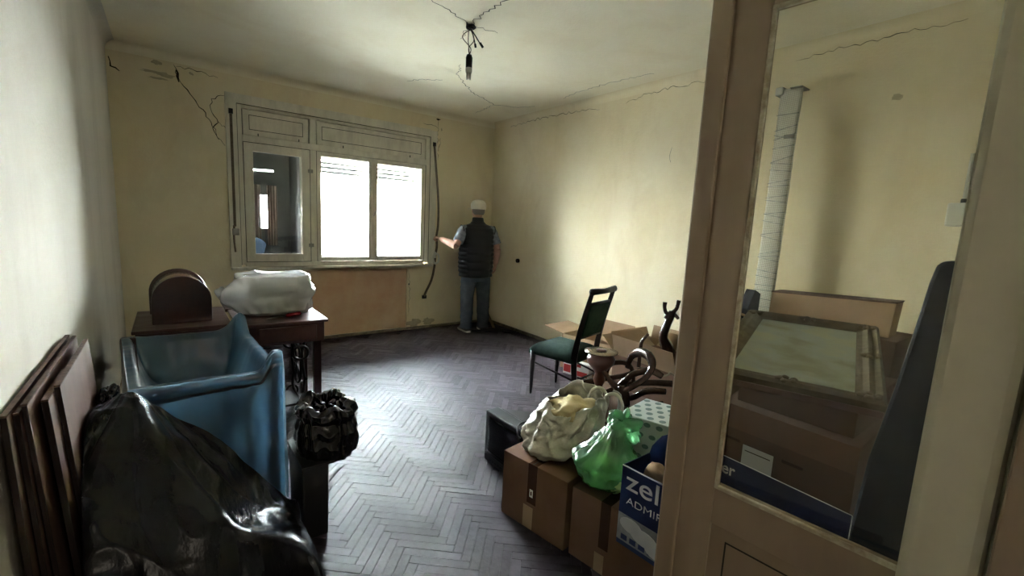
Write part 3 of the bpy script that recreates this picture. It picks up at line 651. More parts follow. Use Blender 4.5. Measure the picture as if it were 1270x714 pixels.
# jeans
b = nb(); ring_loft(b, [ell((0, 0, z), rx, ry) for z, rx, ry in ((.70, .19, .13), (.78, .205, .145), (.88, .20, .14), (.95, .18, .13))])
for sx in (-1, 1): tube(b, smoothpts([(sx*.09, 0, .84), (sx*.105, 0, .68), (sx*.118, 0, .50), (sx*.120, -.01, .30), (sx*.122, -.015, .14), (sx*.124, -.012, .055)], 5), lerps([.108, .108, .092, .084, .082, .084], 26), 24)
for v in b.verts:
    z = v.co.z; k = max(0, 1-abs(z-.15)/.25)+.4
    v.co += V((nz((v.co.x*6, v.co.y*6, z*22), 1), nz((v.co.x*6+4, v.co.y*6, z*22), 1), 0))*.012*k
jo = obj('jeans', b, M['jeans'], man, local=True); r = jo.modifiers.new('r', 'REMESH'); r.mode = 'VOXEL'; r.voxel_size = .008; r.use_smooth_shade = True
for sx in (-1, 1):
    c = V((sx*.125, 0, 0)); rings = []
    for t, w1, h1 in ((-.095, .02, .045), (-.085, .034, .075), (-.04, .040, .095), (.02, .042, .085), (.08, .046, .065), (.13, .044, .052), (.165, .032, .04), (.18, .012, .025)):
        rings.append([c+V((w1*math.cos(a)+sx*t*.12, t, .018+max(0, math.sin(a))*(h1-.018))) for a in [2*PI*k/16 for k in range(16)]])
    b = nb(); ring_loft(b, rings); sh_ = obj('shoe', b, M['shoe'], man, smooth=True, local=True)
    b = nb(); out = []
    for z in (0, .024):
        out.append([c+V((x+sx*y*.12, y, z)) for x, y in ((-.03, -.10), (.03, -.10), (.044, -.05), (.044, .03), (.05, .09), (.047, .14), (.03, .185), (0, .195), (-.03, .185), (-.047, .14), (-.05, .09), (-.044, .03), (-.044, -.05))])
    ring_loft(b, out); obj('sole', b, M['sole'], man, bevel=.004, local=True)

# ================================================================ PICKAXE by the corner
pk = thing('mattock', 'long handled mattock on the floor in the far corner behind the man', 'tool', (3.5, 4.95, 0))
b = nb(); tube(b, [(3.545, 4.95, .03), (3.555, 5.2, .27), (3.565, 5.52, .58)], [.024, .017, .019], 12, flat=.7); obj('handle', b, M['handle'], pk, smooth=True)
b = nb(); stube(b, [(3.24, 5.07, .018), (3.36, 5.0, .028), (3.50, 4.94, .035), (3.64, 4.86, .028), (3.78, 4.76, .016)], [.008, .017, .028, .02, .012], 8, flat=.8); obj('head', b, M['iron'], pk, smooth=True)
b = nb(); hexa(b, [(3.62, 4.90, .004), (3.80, 4.78, .004), (3.80, 4.72, .004), (3.62, 4.82, .004), (3.62, 4.90, .03), (3.80, 4.78, .014), (3.80, 4.72, .014), (3.62, 4.82, .03)]); obj('blade', b, M['iron'], pk)

# ================================================================ SEWING TABLES
# table by the window with a plastic-wrapped machine
ta = thing('treadle_table', 'dark wooden treadle table with iron wheel, under the plastic-wrapped machine', 'table', (.6, 3.6, 0))
obj('table_top', bx(.315, .875, 3.275, 3.88, .742, .762), M['woodtop'], ta, bevel=.004)
obj('folded_leaf', bx(.30, .50, 3.885, 4.30, .742, .765), M['woodtop'], ta, bevel=.004)
obj('apron', bx(.36, .855, 3.30, 3.84, .60, .741), M['darkwood'], ta, bevel=.006)
obj('drawer', bx(.44, .80, 3.289, 3.299, .62, .725), M['darkwood'], ta, bevel=.004)
for x, y in ((.79, 3.36), (.79, 3.79), (.38, 3.36), (.38, 3.79)): obj('leg', bx(x-.0, x+.05, y-.025, y+.025, 0, .60), M['darkwood'], ta, bevel=.004)
b = nb()
for k in range(25): pass
def ringt(bm, c, r, rr, ax='x', n=28, m=8):
    P = []
    for k in range(n+1):
        a = 2*PI*k/n; P.append(V(c)+(V((0, math.cos(a)*r, math.sin(a)*r)) if ax == 'x' else V((math.cos(a)*r, 0, math.sin(a)*r))))
    tube(bm, P, rr, m, cap=False)
ringt(b, (.72, 3.57, .38), .15, .010)
for k in range(5):
    a = k*2*PI/5; cyl(b, (.72, 3.57, .38), (.72, 3.57+.15*math.cos(a), .38+.15*math.sin(a)), .006, 6)
obj('flywheel', b, M['iron'], ta, smooth=True)
b = nb()
for yy in (3.40, 3.745):
    stube(b, [(.745, yy, .59), (.735, yy+.04, .50), (.72, yy-.03, .40), (.745, yy+.03, .28), (.72, yy-.02, .16), (.76, yy, .02)], .011, 8); ringt(b, (.715, yy, .50), .05, .010, 'y'); ringt(b, (.72, yy, .10), .04, .009, 'y')
stube(b, [(.75, 3.40, .30), (.75, 3.57, .22), (.75, 3.74, .30)], .01, 8)
obj('iron_scroll', b, M['iron'], ta, smooth=True)
b = nb(); box(b, .45, .72, 3.42, 3.72, .10, .115); obj('treadle', b, M['iron'], ta)
# second table with arched cover
tb = thing('treadle_table', 'dark wooden table against the left wall carrying the arched cover', 'table', (.05, 3.68, 0))
obj('table_top', bx(-.21, .295, 3.36, 4.02, .742, .762), M['woodtop'], tb, bevel=.004)
obj('apron', bx(-.18, .265, 3.39, 3.99, .56, .741), M['darkwood'], tb, bevel=.006)
obj('moulding', bx(-.195, .28, 3.375, 4.0, .715, .741), M['darkwood'], tb, bevel=.008)
for x, y in ((-.17, 3.42), (.21, 3.42), (-.17, 3.93), (.21, 3.93)): obj('leg', bx(x, x+.045, y-.02, y+.025, 0, .56), M['darkwood'], tb, bevel=.004)
cv = thing('machine_cover', 'arched dark wooden sewing machine cover standing on the left table', 'cover', (.05, 3.70, .763))
def arch(u0, u1, hs, n=20):
    c = (u0+u1)/2; r = (u1-u0)/2; P = [(u0, 0), (u0, hs)]
    for k in range(1, n): a = PI-PI*k/n; P.append((c+r*math.cos(a), hs+r*math.sin(a)))
    return P+[(u1, hs), (u1, 0)]
fb = basis((-.125, 3.50, .764), (1, .04, 0), (0, 0, 1)) # local x along face, y up, z = -y-ish
bkd = V((-.04, 1, 0)).normalized()
def archbody(u0, u1, hs, y0, y1, m, nm, smooth=False):
    b = nb(); P = arch(u0, u1, hs); ex = V((1, .04, 0)).normalized(); O = V((-.115, 3.50, .764))
    ring_loft(b, [[O+ex*u+V((0, 0, z))+bkd*y for u, z in P] for y in (y0, y1)]); bmesh.ops.recalc_face_normals(b, faces=b.faces); return obj(nm, b, m, cv, bevel=.006)
archbody(0, .315, .145, 0, .018, M['darkwood'], 'end_panel')
M['covertop'] = mat('polished_veneer', (.075, .032, .024), (.055, .022, .018), scale=4, rough=.22, coat=.5, stretch=(1, 1, 3))
archbody(.008, .307, .145, .0185, .36, M['covertop'], 'curved_shell')
archbody(-.006, .321, .150, .361, .378, M['darkwood'], 'end_panel')
# the wrapped machine
wm = thing('wrapped_machine', 'boxy machine wrapped in translucent white plastic bag, on the treadle table', 'wrapped machine', (.58, 3.62, .763))
b = nb(); box(b, .44, .80, 3.50, 3.80, .768, 1.0); obj('machine_body', b, M['appliance'], wm, bevel=.02)
mesh = [ # rings bottom to top: (z, cx, cy, rx, ry)
    (.765, .60, 3.65, .19, .13), (.79, .59, 3.65, .25, .17), (.87, .575, 3.66, .285, .20), (.95, .57, 3.66, .27, .20), (1.01, .59, 3.66, .225, .185), (1.05, .595, 3.655, .195, .165), (1.058, .585, 3.66, .12, .11), (1.06, .57, 3.67, .03, .03)]
b = nb(); rings = []; K = 96; NR = 44
for i in range(NR+1):
    t = i/NR*(len(mesh)-1); k = min(int(t), len(mesh)-2); s = t-k; z, cx, cy, rx, ry = [mesh[k][q]*(1-s)+mesh[k+1][q]*s for q in range(5)]
    ring = []
    for j in range(K):
        a = 2*PI*j/K; c_, s_ = math.cos(a), math.sin(a); pw = 2/(2.4+5*max(0, min(1, (z-.88)/.1)))
        x = math.copysign(abs(c_)**pw, c_)*rx; y = math.copysign(abs(s_)**pw, s_)*ry
        if c_ < -.3: x *= 1.06+.13*math.sin(max(0, min(1, (z-.80)/.2))*PI)
        P = V((cx+x, cy+y, z)); g = ridge((P.x*5+z*3, P.y*4, z*4-P.x*3), 1)-.5
        h2 = ridge((P.x*9-z*5, P.y*8, z*8+P.x*4), 1)-.5
        gather = max(0, 1-(z-.765)/.12)*.014*math.sin(a*17+3*nz((a, z*4, 0), 1))
        fold = .042*g+.011*h2+gather
        P += V((c_, s_, .35))*fold*(1 if .775 < z < 1.06 else .35); rings_p = P; ring.append(P)
    rings.append(ring)
ring_loft(b, rings); obj('plastic_bag', b, M['whitefilm'], wm, smooth=True)
sd = thing('screwdriver', 'screwdriver with dark red handle lying on the table edge', 'screwdriver', (.6, 3.46, .763))
p0, p1 = V((.735, 3.475, .778)), V((.50, 3.41, .768)); d = (p1-p0)
b = nb(); tube(b, [p0, p0+d*.03, p0+d*.2, p0+d*.38, p0+d*.45], [.008, .014, .013, .014, .009], 10); obj('grip', b, M['red'], sd, smooth=True)
b = nb(); tube(b, [p0+d*.45, p0+d*.94, p1], [.0045, .0045, .002], 8); obj('shaft', b, M['steel'], sd, smooth=True)

# ================================================================ COT UNDER BLUE SHEET
ct = thing('slatted_cot', 'slatted wooden cot draped in translucent blue plastic sheet', 'cot', (.08, 2.7, 0))
cx0, cx1, cy0, cy1 = -.15, .375, 2.24, 3.10; ZT = .765
for x, y, z in ((cx0, cy0, .76), (cx1-.035, cy0, .84), (cx0-.06, cy1, .785), (cx1-.075, cy1, .86)): obj('post', bx(x, x+.035, y, y+.035, 0, z), M['darkwood'], ct, bevel=.004)
for y in (cy0+.004, cy1+.024):
    b = nb(); dx = 0 if y < 2.5 else -.05
    box(b, cx0+.036+dx, cx1-.036+dx, y, y+.025, ZT-.05, ZT-.01); obj('rail', b, M['darkwood'], ct, bevel=.004)
    b = nb(); box(b, cx0+.036+dx, cx1-.036+dx, y, y+.025, .28, .32); obj('rail', b, M['darkwood'], ct, bevel=.004)
    for k in range(4):
        x = cx0+dx+.09+k*.105; obj('slat', bx(x, x+.022, y+.006, y+.018, .321, ZT-.051), M['darkwood'], ct)
for x in (cx0+.005, cx1-.028):
    dx = -.05
    b = nb(); hexa(b, [(x, cy0+.036, ZT-.05), (x+.02, cy0+.036, ZT-.05), (x+.02+dx, cy1, ZT-.05), (x+dx, cy1, ZT-.05), (x, cy0+.036, ZT-.015), (x+.02, cy0+.036, ZT-.015), (x+.02+dx, cy1, ZT-.015), (x+dx, cy1, ZT-.015)]); obj('rail', b, M['darkwood'], ct)
# mattress boards low inside
obj('base_board', bx(cx0+.02, cx1-.05, cy0+.05, cy1-.02, .30, .315), M['darkwood'], ct)
def rimz(x, y):
    u = (x-cx0)/(cx1-cx0); v = (y-cy0)/(cy1-cy0)
    z = ZT+.012
    z += .085*math.exp(-(((u-1)**2+(v)**2)/.012)**2)+.11*math.exp(-((u-.97)**2+((v-1)*1.2)**2)/.012)+.012*math.exp(-(u**2+(v-1)**2)/.01)
    return z
def blue_top(u, v):
    e = .006
    x = cx0-.012+(cx1-cx0+.024)*u; y = cy0-.012+(cy1-cy0+.062)*v; x -= .05*v+.028*(1-u)*v
    d = min(min(u, 1-u)*.55, min(v, 1-v)*.9); d = max(0, d-.034); dip = 1-math.exp(-(d/.050)**1.6)
    z = rimz(x+.05*v, y)-(.30-.06*math.sin(u*3))*dip*(1+.25*nz((x*5, y*3, 0), 1))
    z += .016*(ridge((x*7+y*2, y*4, 1.5), 1)-.5)*min(1, d/.03+.2)
    return V((x, y, z+.004*nz((x, y, 9), 18)))
b = nb(); g = grid(b, blue_top, 70, 90)
def skirt(bm, top, out, zb, n=46, amp=.010, seed=0, waist=.0):
    """hang folds from a row of rim vertices down to the floor"""
    prev = top; out = V(out)
    P0 = [v.co.copy() for v in top]
    for i in range(1, n+1):
        t = i/n; row = []
        for j, p in enumerate(P0):
            z = p.z+(zb-p.z)*t; s = j/len(P0)
            w_ = amp*t**.6*(math.sin(s*17+seed)+.6*math.sin(s*39+seed*2+z*2))+.006*nz((s*8, z*5, seed), 1)
            row.append(bm.verts.new(V((p.x, p.y, z))+out*(w_+.008*t+.004)))
        for j in range(len(row)-1): bm.faces.new((prev[j], prev[j+1], row[j+1], row[j]))
        prev = row
skirt(b, [g[i][0] for i in range(71)], (0, -1, 0), .14, amp=.005, seed=1)
skirt(b, [g[70][j] for j in range(91)], (1, 0, 0), .12, amp=.014, seed=2)
skirt(b, [g[i][90] for i in range(71)][::-1], (0, 1, 0), .2, amp=.012, seed=3)
skirt(b, [g[0][j] for j in range(91)][::-1], (-1, 0, 0), .3, amp=.006, seed=4)
def hem(u, v):
    q = g[int(round(u*70))][0].co; t = .07*v*(1+.08*math.sin(u*7)); return V((q.x, q.y-.006-.012*math.sin(PI*min(1, v*1.05)), q.z-t+.003))
hm = grid(b, hem, 70, 8)
setp(obj('blue_dust_sheet', b, M['blue'], smooth=True), 'translucent blue plastic sheet draped over the slatted cot', 'plastic sheet')

# ================================================================ BOARDS ON THE LEFT WALL
def lean(name, label, y0, y1, xt, xb, z, th, grp):
    t = thing(name, label, 'board', ((xt+xb)/2, (y0+y1)/2, 0), 0, grp)
    b = nb(); hexa(b, [(xb, y0, 0), (xb+th, y0, 0), (xb+th, y1, 0), (xb, y1, 0), (xt, y0, z), (xt+th, y0, z), (xt+th, y1, z), (xt, y1, z)]); obj('panel', b, M['board'], t, bevel=.001)
    b = nb(); hexa(b, [(xt-.001, y0-.002, z-.004), (xt+th+.001, y0-.002, z-.004), (xt+th+.001, y1, z-.004), (xt-.001, y1, z-.004), (xt-.001, y0-.002, z+.001), (xt+th+.001, y0-.002, z+.001), (xt+th+.001, y1, z+.001), (xt-.001, y1, z+.001)]); obj('edge_band', b, M['boardedge'], t)
    b = nb(); hexa(b, [(xb-.0005, y0-.003, .001), (xb+th+.0005, y0-.003, .001), (xb+th+.0005, y0-.0002, .001), (xb-.0005, y0-.0002, .001), (xt-.0005, y0-.003, z-.005), (xt+th+.0005, y0-.003, z-.005), (xt+th+.0005, y0-.0002, z-.005), (xt-.0005, y0-.0002, z-.005)]); obj('end_shade', b, M['board_shade'], t)  # dark strip painting the shade on the unlit near end
G = 'brown boards leaning on the left wall'
lean('leaning_board', 'brown fibreboard panel leaning nearest the left wall', 1.66, 2.60, -.374, -.345, .94, .012, G)
lean('leaning_board', 'brown board second out from the left wall, slightly lower', 1.70, 2.45, -.358, -.320, .93, .010, G)
lean('leaning_board', 'brown board with light face, third from the left wall', 1.72, 2.55, -.345, -.296, .945, .010, G)
lean('leaning_board', 'short brown board standing just behind the outermost board', 1.78, 2.10, -.318, -.262, .93, .014, G)
lean('leaning_board', 'outermost brown board with wide pale face beside the black sheet', 1.86, 2.47, -.302, -.240, .945, .012, G)

# ================================================================ BLACK SHEET OVER A CHEST
ch = thing('low_chest', 'low dark chest hidden below the black plastic sheet', 'chest', (.05, 1.8, 0))
obj('carcass', bx(-.18, .31, 1.64, 1.88, .0, .24), M['blackbox'], ch, bevel=.01)
obj('raised_back', bx(-.20, -.12, 1.92, 2.08, .0, .58), M['blackbox'], ch, bevel=.02)
net = [
 [(-.30, 2.16, .10), (-.285, 2.16, .66), (-.225, 2.17, .755), (-.15, 2.17, .79), (-.07, 2.14, .73), (.08, 2.09, .59), (.21, 2.02, .455), (.335, 1.93, .315), (.385, 1.93, .26), (.40, 1.93, .02)],
 [(-.30, 2.05, .08), (-.285, 2.04, .66), (-.225, 2.05, .75), (-.15, 2.06, .75), (-.05, 2.0, .67), (.08, 1.95, .54), (.225, 1.87, .375), (.335, 1.82, .332), (.372, 1.80, .25), (.395, 1.80, .02)],
 [(-.30, 1.86, .06), (-.29, 1.86, .58), (-.235, 1.88, .66), (-.17, 1.86, .62), (-.06, 1.82, .53), (.06, 1.79, .46), (.175, 1.73, .375), (.333, 1.66, .357), (.368, 1.62, .25), (.39, 1.62, .02)],
 [(-.305, 1.70, .06), (-.295, 1.70, .44), (-.24, 1.70, .50), (-.17, 1.68, .44), (-.06, 1.66, .38), (.06, 1.64, .34), (.19, 1.58, .380), (.322, 1.40, .395), (.365, 1.40, .25), (.39, 1.40, .02)],
 [(-.31, 1.52, .05), (-.30, 1.52, .26), (-.25, 1.52, .30), (-.18, 1.50, .24), (-.07, 1.50, .20), (.05, 1.46, .17), (.18, 1.42, .15), (.315, 1.33, .21), (.36, 1.32, .2), (.39, 1.32, .02)],
 [(-.31, 1.38, .03), (-.30, 1.38, .06), (-.25, 1.38, .07), (-.18, 1.38, .06), (-.07, 1.38, .06), (.05, 1.36, .05), (.18, 1.32, .05), (.31, 1.27, .05), (.36, 1.27, .05), (.39, 1.27, .02)],
 [(-.31, 1.28, .012), (-.30, 1.27, .012), (-.25, 1.26, .012), (-.18, 1.25, .012), (-.07, 1.24, .012), (.06, 1.24, .012), (.19, 1.23, .012), (.32, 1.22, .012), (.36, 1.23, .012), (.38, 1.24, .012)]]
an_seed = 3.7
def bs(u, v):
    p = netgrid(net, u, v)
    k = min(1, p.z/.2)
    fl_t = max(0, min(1, (p.x-.12)/.08))
    dx_, dy_ = p.x+.16, 2.22-p.y; r_ = math.hypot(dx_, dy_); an = math.atan2(dx_, dy_)+.25*nz((r_*2, an_seed, 0), 1)
    pleat = (abs(math.sin(an*3.1+.6))**.7-.6)*.050+(abs(math.sin(an*7.3+2))**.8-.6)*.020
    pleat *= min(1, r_/.35)*(1-.85*fl_t*(1 if p.z > .29 else 0))*min(1, max(0, (p.z-.02)/.15))
    f = pleat+(.018*(ridge((p.x*3.2+p.z*2.6, p.y*1.2-p.x*1.5, p.z*1.2), 1)-.6)+.020*(ridge((p.x*7+p.z*5, p.y*4, p.z*2-p.x*3), 1)-.5)+.004*nz(p, 9))*(1-.8*fl_t*(1 if p.z > .28 else .3))
    f += (1-fl_t)*.008*(ridge(p*8, 1)-.5)*(1.8 if p.x < -.12 else .4)+fl_t*.004*(ridge((p.x*22, p.y*9, p.z*9), 1)-.5)
    p = p+V((.2, -.5, .8))*f*k*.9; p.z = max(p.z, .004); p.x = max(p.x, -.218-.062*p.z/.945); return p
b = nb(); grid(b, bs, 200, 190); bmesh.ops.recalc_face_normals(b, faces=b.faces)
setp(obj('black_dust_sheet', b, M['blacksheet'], smooth=True), 'big crumpled black plastic sheet in the left foreground', 'plastic sheet')
b = nb(); blob(b, (-.232, 2.40, .70), (.035, .09, .055), seed=6, lumps=.2, fine=.08); setp(obj('plastic_bundle', b, M['bin'], smooth=True), 'small dark plastic bundle between black sheet and blue cot', 'bag')

# ---- bin with black bag
bn = thing('waste_bin', 'square black bin standing right of the blue-draped cot', 'bin', (.47, 2.1, 0))
b = nb(); hexa(b, [(.425, 2.03, 0), (.535, 2.03, 0), (.55, 2.30, 0), (.425, 2.30, 0), (.422, 2.02, .36), (.535, 2.02, .36), (.56, 2.31, .36), (.422, 2.31, .36)]); obj('shell', b, M['blackbox'], bn, bevel=.006)
b = nb(); box(b, .418, .56, 2.012, 2.32, .361, .372); obj('rim', b, M['blackbox'], bn, bevel=.003)
def gbfn(p, d):
    if d.z > .55: p *= 1+.07*(ridge(d*2.2, 1.0)-.4)
    if d.z < -.3: p.x *= .9; p.y *= .9
    p.z += .018*(ridge((d.x*3, d.y*3, 0), 1.4)) if d.z > .2 else 0
    return p
bprof = [(.14, .345), (.165, .36), (.172, .42), (.165, .48), (.145, .53), (.16, .56), (.15, .59), (.115, .60), (.09, .575), (.10, .55), (.06, .54), (.045, .565), (.01, .56)]
def rbag(u, v):
    a = 2*PI*u; t = v*(len(bprof)-1); k = min(int(t), len(bprof)-2); q = t-k; q = q*q*(3-2*q)
    r_ = bprof[k][0]*(1-q)+bprof[k+1][0]*q; z = bprof[k][1]*(1-q)+bprof[k+1][1]*q
    pl = math.sin(a*9+4*nz((math.cos(a), math.sin(a), v*1.2), 1.2)); d = (math.cos(a), math.sin(a))
    amp = (.006+.012*v)*(1 if v < .8 else .5)
    r_ += amp*(1-abs(pl))*1.6+.012*(ridge((d[0]*2.2, d[1]*2.2, z*16), 1)-.5)
    z += (.018*math.sin(a*5+v*6)+.02*nz((d[0]*2, d[1]*2, v*3), 1))*min(1, max(0, v-.3)*3)
    z += .045*max(0, d[0])*(-1 if v < .35 else .0)*v
    return V((.572+d[0]*r_*.80, 2.19+d[1]*r_, z))
b = nb(); grid(b, rbag, 160, 90); bmesh.ops.remove_doubles(b, verts=b.verts, dist=.0004)
setp(obj('rubbish_bag', b, M['bin'], smooth=True), 'shiny black rubbish bag slumped on top of the square bin', 'bag')

# ================================================================ CHAIR
cr = thing('dining_chair', 'black framed chair with dark green velour seat and slanted back', 'chair', (2.74, 2.75, 0), 0)
ux = V((.388, .088, 0)).normalized(); uy = V((-.22, .975, 0)).normalized(); fl0 = V((2.525, 2.925, 0)); WC = .40
def cp3(a, f, z): return fl0+ux*a+uy*f+V((0, 0, z))
for a in (0, WC): b = nb(); tube(b, [cp3(a, 0, 0), cp3(a, 0, .08), cp3(a, -.005, .40)], [.012, .016, .026], 10); obj('leg', b, M['chairwood'], cr, smooth=True)
for a in (.02, WC-.02):
    b = nb(); P = [cp3(a, -.46, 0), cp3(a, -.43, .25), cp3(a, -.42, .45), cp3(a, -.47, .72), cp3(a, -.545, 1.0)]
    tube(b, smoothpts(P, 3), lerps([.018, .027, .031, .026, .022], 13), 4, flat=1.2); obj('leg', b, M['chairwood'], cr)
b = nb(); 
def seatf(u, v):
    a = -.02+(WC+.04)*u; f = .03-.46*v; e = min(u, 1-u, v, 1-v); k = 1-math.exp(-e/.09); wv = 1-.06*v*abs(u-.5)
    return cp3(a, f, .405+.085*k)
g = grid(b, seatf, 24, 24); rim = [g[i][0] for i in range(25)]+[g[24][j] for j in range(1, 25)]+[g[i][24] for i in range(23, -1, -1)]+[g[0][j] for j in range(23, 0, -1)]
low = [b.verts.new(v.co+V((0, 0, -.03))) for v in rim]
for i in range(len(rim)): b.faces.new((rim[i], low[i], low[(i+1) % len(rim)], rim[(i+1) % len(rim)]))
b.faces.new(low); bmesh.ops.recalc_face_normals(b, faces=b.faces); obj('seat', b, M['fabricgreen'], cr, smooth=True)
b = nb(); hexa(b, [cp3(.0, .01, .365), cp3(WC, .01, .365), cp3(WC-.01, -.42, .365), cp3(.01, -.42, .365), cp3(0, .01, .385), cp3(WC, .01, .385), cp3(WC-.01, -.42, .385), cp3(.01, -.42, .385)]); obj('seat_rail', b, M['chairwood'], cr)
b = nb(); cyl(b, cp3(0, 0, .30), cp3(.02, -.43, .22), .009, 8); cyl(b, cp3(WC, 0, .30), cp3(WC-.02, -.43, .22), .009, 8); cyl(b, cp3(.02, -.435, .22), cp3(WC-.02, -.435, .22), .009, 8); obj('stretcher', b, M['chairwood'], cr, smooth=True)
def bp_(a, z, o=0): # on the back plane
    t = (z-.45)/.55; f = -.42-.125*t**1.15 if z > .45 else -.42; return cp3(a, f+o, z)
b = nb(); hexa(b, [bp_(.035, .60, -.02), bp_(WC-.035, .60, -.02), bp_(WC-.035, .60, .025), bp_(.035, .60, .025), bp_(.035, .88, -.02), bp_(WC-.035, .88, -.02), bp_(WC-.035, .88, .025), bp_(.035, .88, .025)]); obj('back_pad', b, M['fabricgreen'], cr, bevel=.01)
b = nb(); tube(b, [bp_(.0, .995), bp_(WC/2, .99, -.012), bp_(WC, .995)], [.028, .022, .028], 8, flat=.8); obj('top_rail', b, M['chairwood'], cr, smooth=True)
for z in (.592, .888): b = nb(); cyl(b, bp_(.02, z), bp_(WC-.02, z), .012, 8); obj('cross_rail', b, M['chairwood'], cr, smooth=True)

# ================================================================ TV
tv = thing('television', 'old dark grey tube television on the parquet beside the boxes', 'television', (1.7, 2.0, 0))
ty0, ty1 = 1.795, 2.195
b = nb(); box(b, 1.53, 1.63, ty0, ty1, .012, .338); tb_ = obj('front_bezel', b, M['tv'], tv, bevel=.012)
b = nb(); hexa(b, [(1.631, ty0+.012, .02), (1.90, ty0+.09, .05), (1.90, ty1-.09, .05), (1.631, ty1-.012, .02), (1.631, ty0+.012, .33), (1.90, ty0+.09, .27), (1.90, ty1-.09, .27), (1.631, ty1-.012, .33)]); obj('rear_housing', b, M['tv'], tv, bevel=.012)
b = nb(); grid(b, lambda u, v: V((1.5285-.010*(1-(2*u-1)**2)*(1-(2*v-1)**2), ty0+.035+(ty1-ty0-.07)*u, .085+.225*v)), 14, 12); obj('screen', b, M['screen'], tv, smooth=True, solid=.001)
b = nb(); box(b, 1.524, 1.531, ty0+.02, ty1-.02, .018, .062); obj('control_strip', b, M['socket'], tv, bevel=.002)
b = nb()
for k in range(5): box(b, 1.521, 1.5245, ty1-.09-k*.028, ty1-.075-k*.028, .034, .044)
obj('buttons', b, M['tv'], tv)
for x, y, z in ((1.58, ty0+.05, .013), (1.58, ty1-.05, .013), (1.86, (ty0+ty1)/2, .052)): b = nb(); cyl(b, (x, y, 0), (x, y, z), .016, 10); obj('foot', b, M['black'], tv)
b = nb(); stube(b, [(1.512, 1.82, .25), (1.505, 1.83, .31), (1.515, 1.85, .352), (1.56, 1.88, .362), (1.66, 1.88, .358), (1.78, 1.86, .335), (1.93, 1.86, .25), (1.94, 1.85, .08)], .005, 8, k=6); obj('power_cable', b, M['black'], tv, smooth=True)

# ================================================================ CARTONS
def quad(p, q, r, s): return [V(p), V(q), V(r), V(s)]
def carton(name, label, base, h, m='card', group=None, top='shut', cat='box', flaps=(), tape=True, th=.004):
    """base: four floor corners, going round, first edge is the face towards the doorway"""
    P = [V((*p[:2], p[2] if len(p) > 2 else 0)) for p in base]; z0 = P[0].z
    c = sum(P, V((0, 0, 0)))/4; t = thing(name, label, cat, tuple(c), 0, group)
    if top == 'shut':
        b = nb(); hexa(b, P+[p+V((0, 0, h)) for p in P]); bmesh.ops.recalc_face_normals(b, faces=b.faces); obj('body', b, M[m], t, bevel=.003)
    else:
        b = nb(); 
        for i in range(4):
            a, d = P[i], P[(i+1) % 4]; n_ = (c-(a+d)/2); n_.z = 0; n_ = n_.normalized()*th
            a2, d2 = a+n_, d+n_; hexa(b, [a, d, d2, a2, a+V((0, 0, h)), d+V((0, 0, h)), d2+V((0, 0, h)), a2+V((0, 0, h))])
        hexa(b, P+[p+V((0, 0, th)) for p in P]); bmesh.ops.recalc_face_normals(b, faces=b.faces); obj('body', b, M[m], t)
        for i, ln, ang in flaps:
            a, d = P[i]+V((0, 0, h)), P[(i+1) % 4]+V((0, 0, h)); o_ = ((a+d)/2-c-V((0, 0, h))); o_.z = 0; o_.normalize()
            dr = o_*math.cos(ang)+V((0, 0, 1))*math.sin(ang); nn = dr.cross((d-a).normalized())*th
            b = nb(); e = (d-a)*.02; hexa(b, [a+e, d-e, d-e*2+dr*ln, a+e*2+dr*ln, a+e+nn, d-e+nn, d-e*2+dr*ln+nn, a+e*2+dr*ln+nn]); bmesh.ops.recalc_face_normals(b, faces=b.faces); obj('flap', b, M['cardlight'] if m != 'carddark' else M['card'], t)
    return t, P, c
G = 'cardboard boxes on the floor by the door'
A, PA, _ = carton('cardboard_box', 'front brown cardboard box under the cream sack, small white label on its tape', [(1.32, 1.71), (1.39, 1.315), (1.735, 1.375), (1.665, 1.77)], .345, group=G)
def on_face(P, u0, u1, z0, z1, off=.0015, th=.001, i=0):
    a, d = P[i], P[(i+1) % 4]; e = d-a; n_ = V((e.y, -e.x, 0)).normalized(); cc_ = sum(P, V((0, 0, 0)))/4
    if n_.dot(a-cc_) < 0: n_ = -n_
    q = [a+e*u0, a+e*u1]; b = nb(); z = a.z
    return hexa(b, [q[0]+V((0, 0, z0)), q[1]+V((0, 0, z0)), q[1]+n_*off+V((0, 0, z0)), q[0]+n_*off+V((0, 0, z0)), q[0]+V((0, 0, z1)), q[1]+V((0, 0, z1)), q[1]+n_*off+V((0, 0, z1)), q[0]+n_*off+V((0, 0, z1))])
def on_top(P, u0, u1, h, v0=0, v1=1, off=.0015):
    b = nb(); def_ = lambda u, v: (P[0].lerp(P[1], u)).lerp(P[3].lerp(P[2], u), v)
    q = [def_(u0, v0), def_(u1, v0), def_(u1, v1), def_(u0, v1)]
    return hexa(b, [p+V((0, 0, h)) for p in q]+[p+V((0, 0, h+off)) for p in q])
obj('tape', on_face(PA, .42, .56, .14, .346), M['tape'], A); obj('tape', on_top(PA, .43, .55, .3451, 0, 1), M['tape'], A)
obj('label', on_face(PA, .46, .51, .175, .215, off=.0025), M['whitepaper'], A); obj('label_mark', on_face(PA, .475, .495, .185, .205, off=.003), M['tape'], A)
obj('torn_patch', on_face(PA, .37, .52, .005, .12), M['cardlight'], A)
obj('lid_seam', on_top(PA, .485, .495, .3467, 0, 1, .0006), M['gap'], A)
Bx, PB, _ = carton('cardboard_box', 'second brown cardboard box from the television, under the green bag', [(1.405, 1.295), (1.447, 1.035), (1.72, 1.08), (1.68, 1.34)], .335, group=G)
obj('tape', on_face(PB, .58, .76, .12, .336), M['tape'], Bx); obj('torn_patch', on_face(PB, .52, .70, .0, .09), M['cardlight'], Bx); obj('tape', on_top(PB, .58, .76, .3351), M['tape'], Bx)
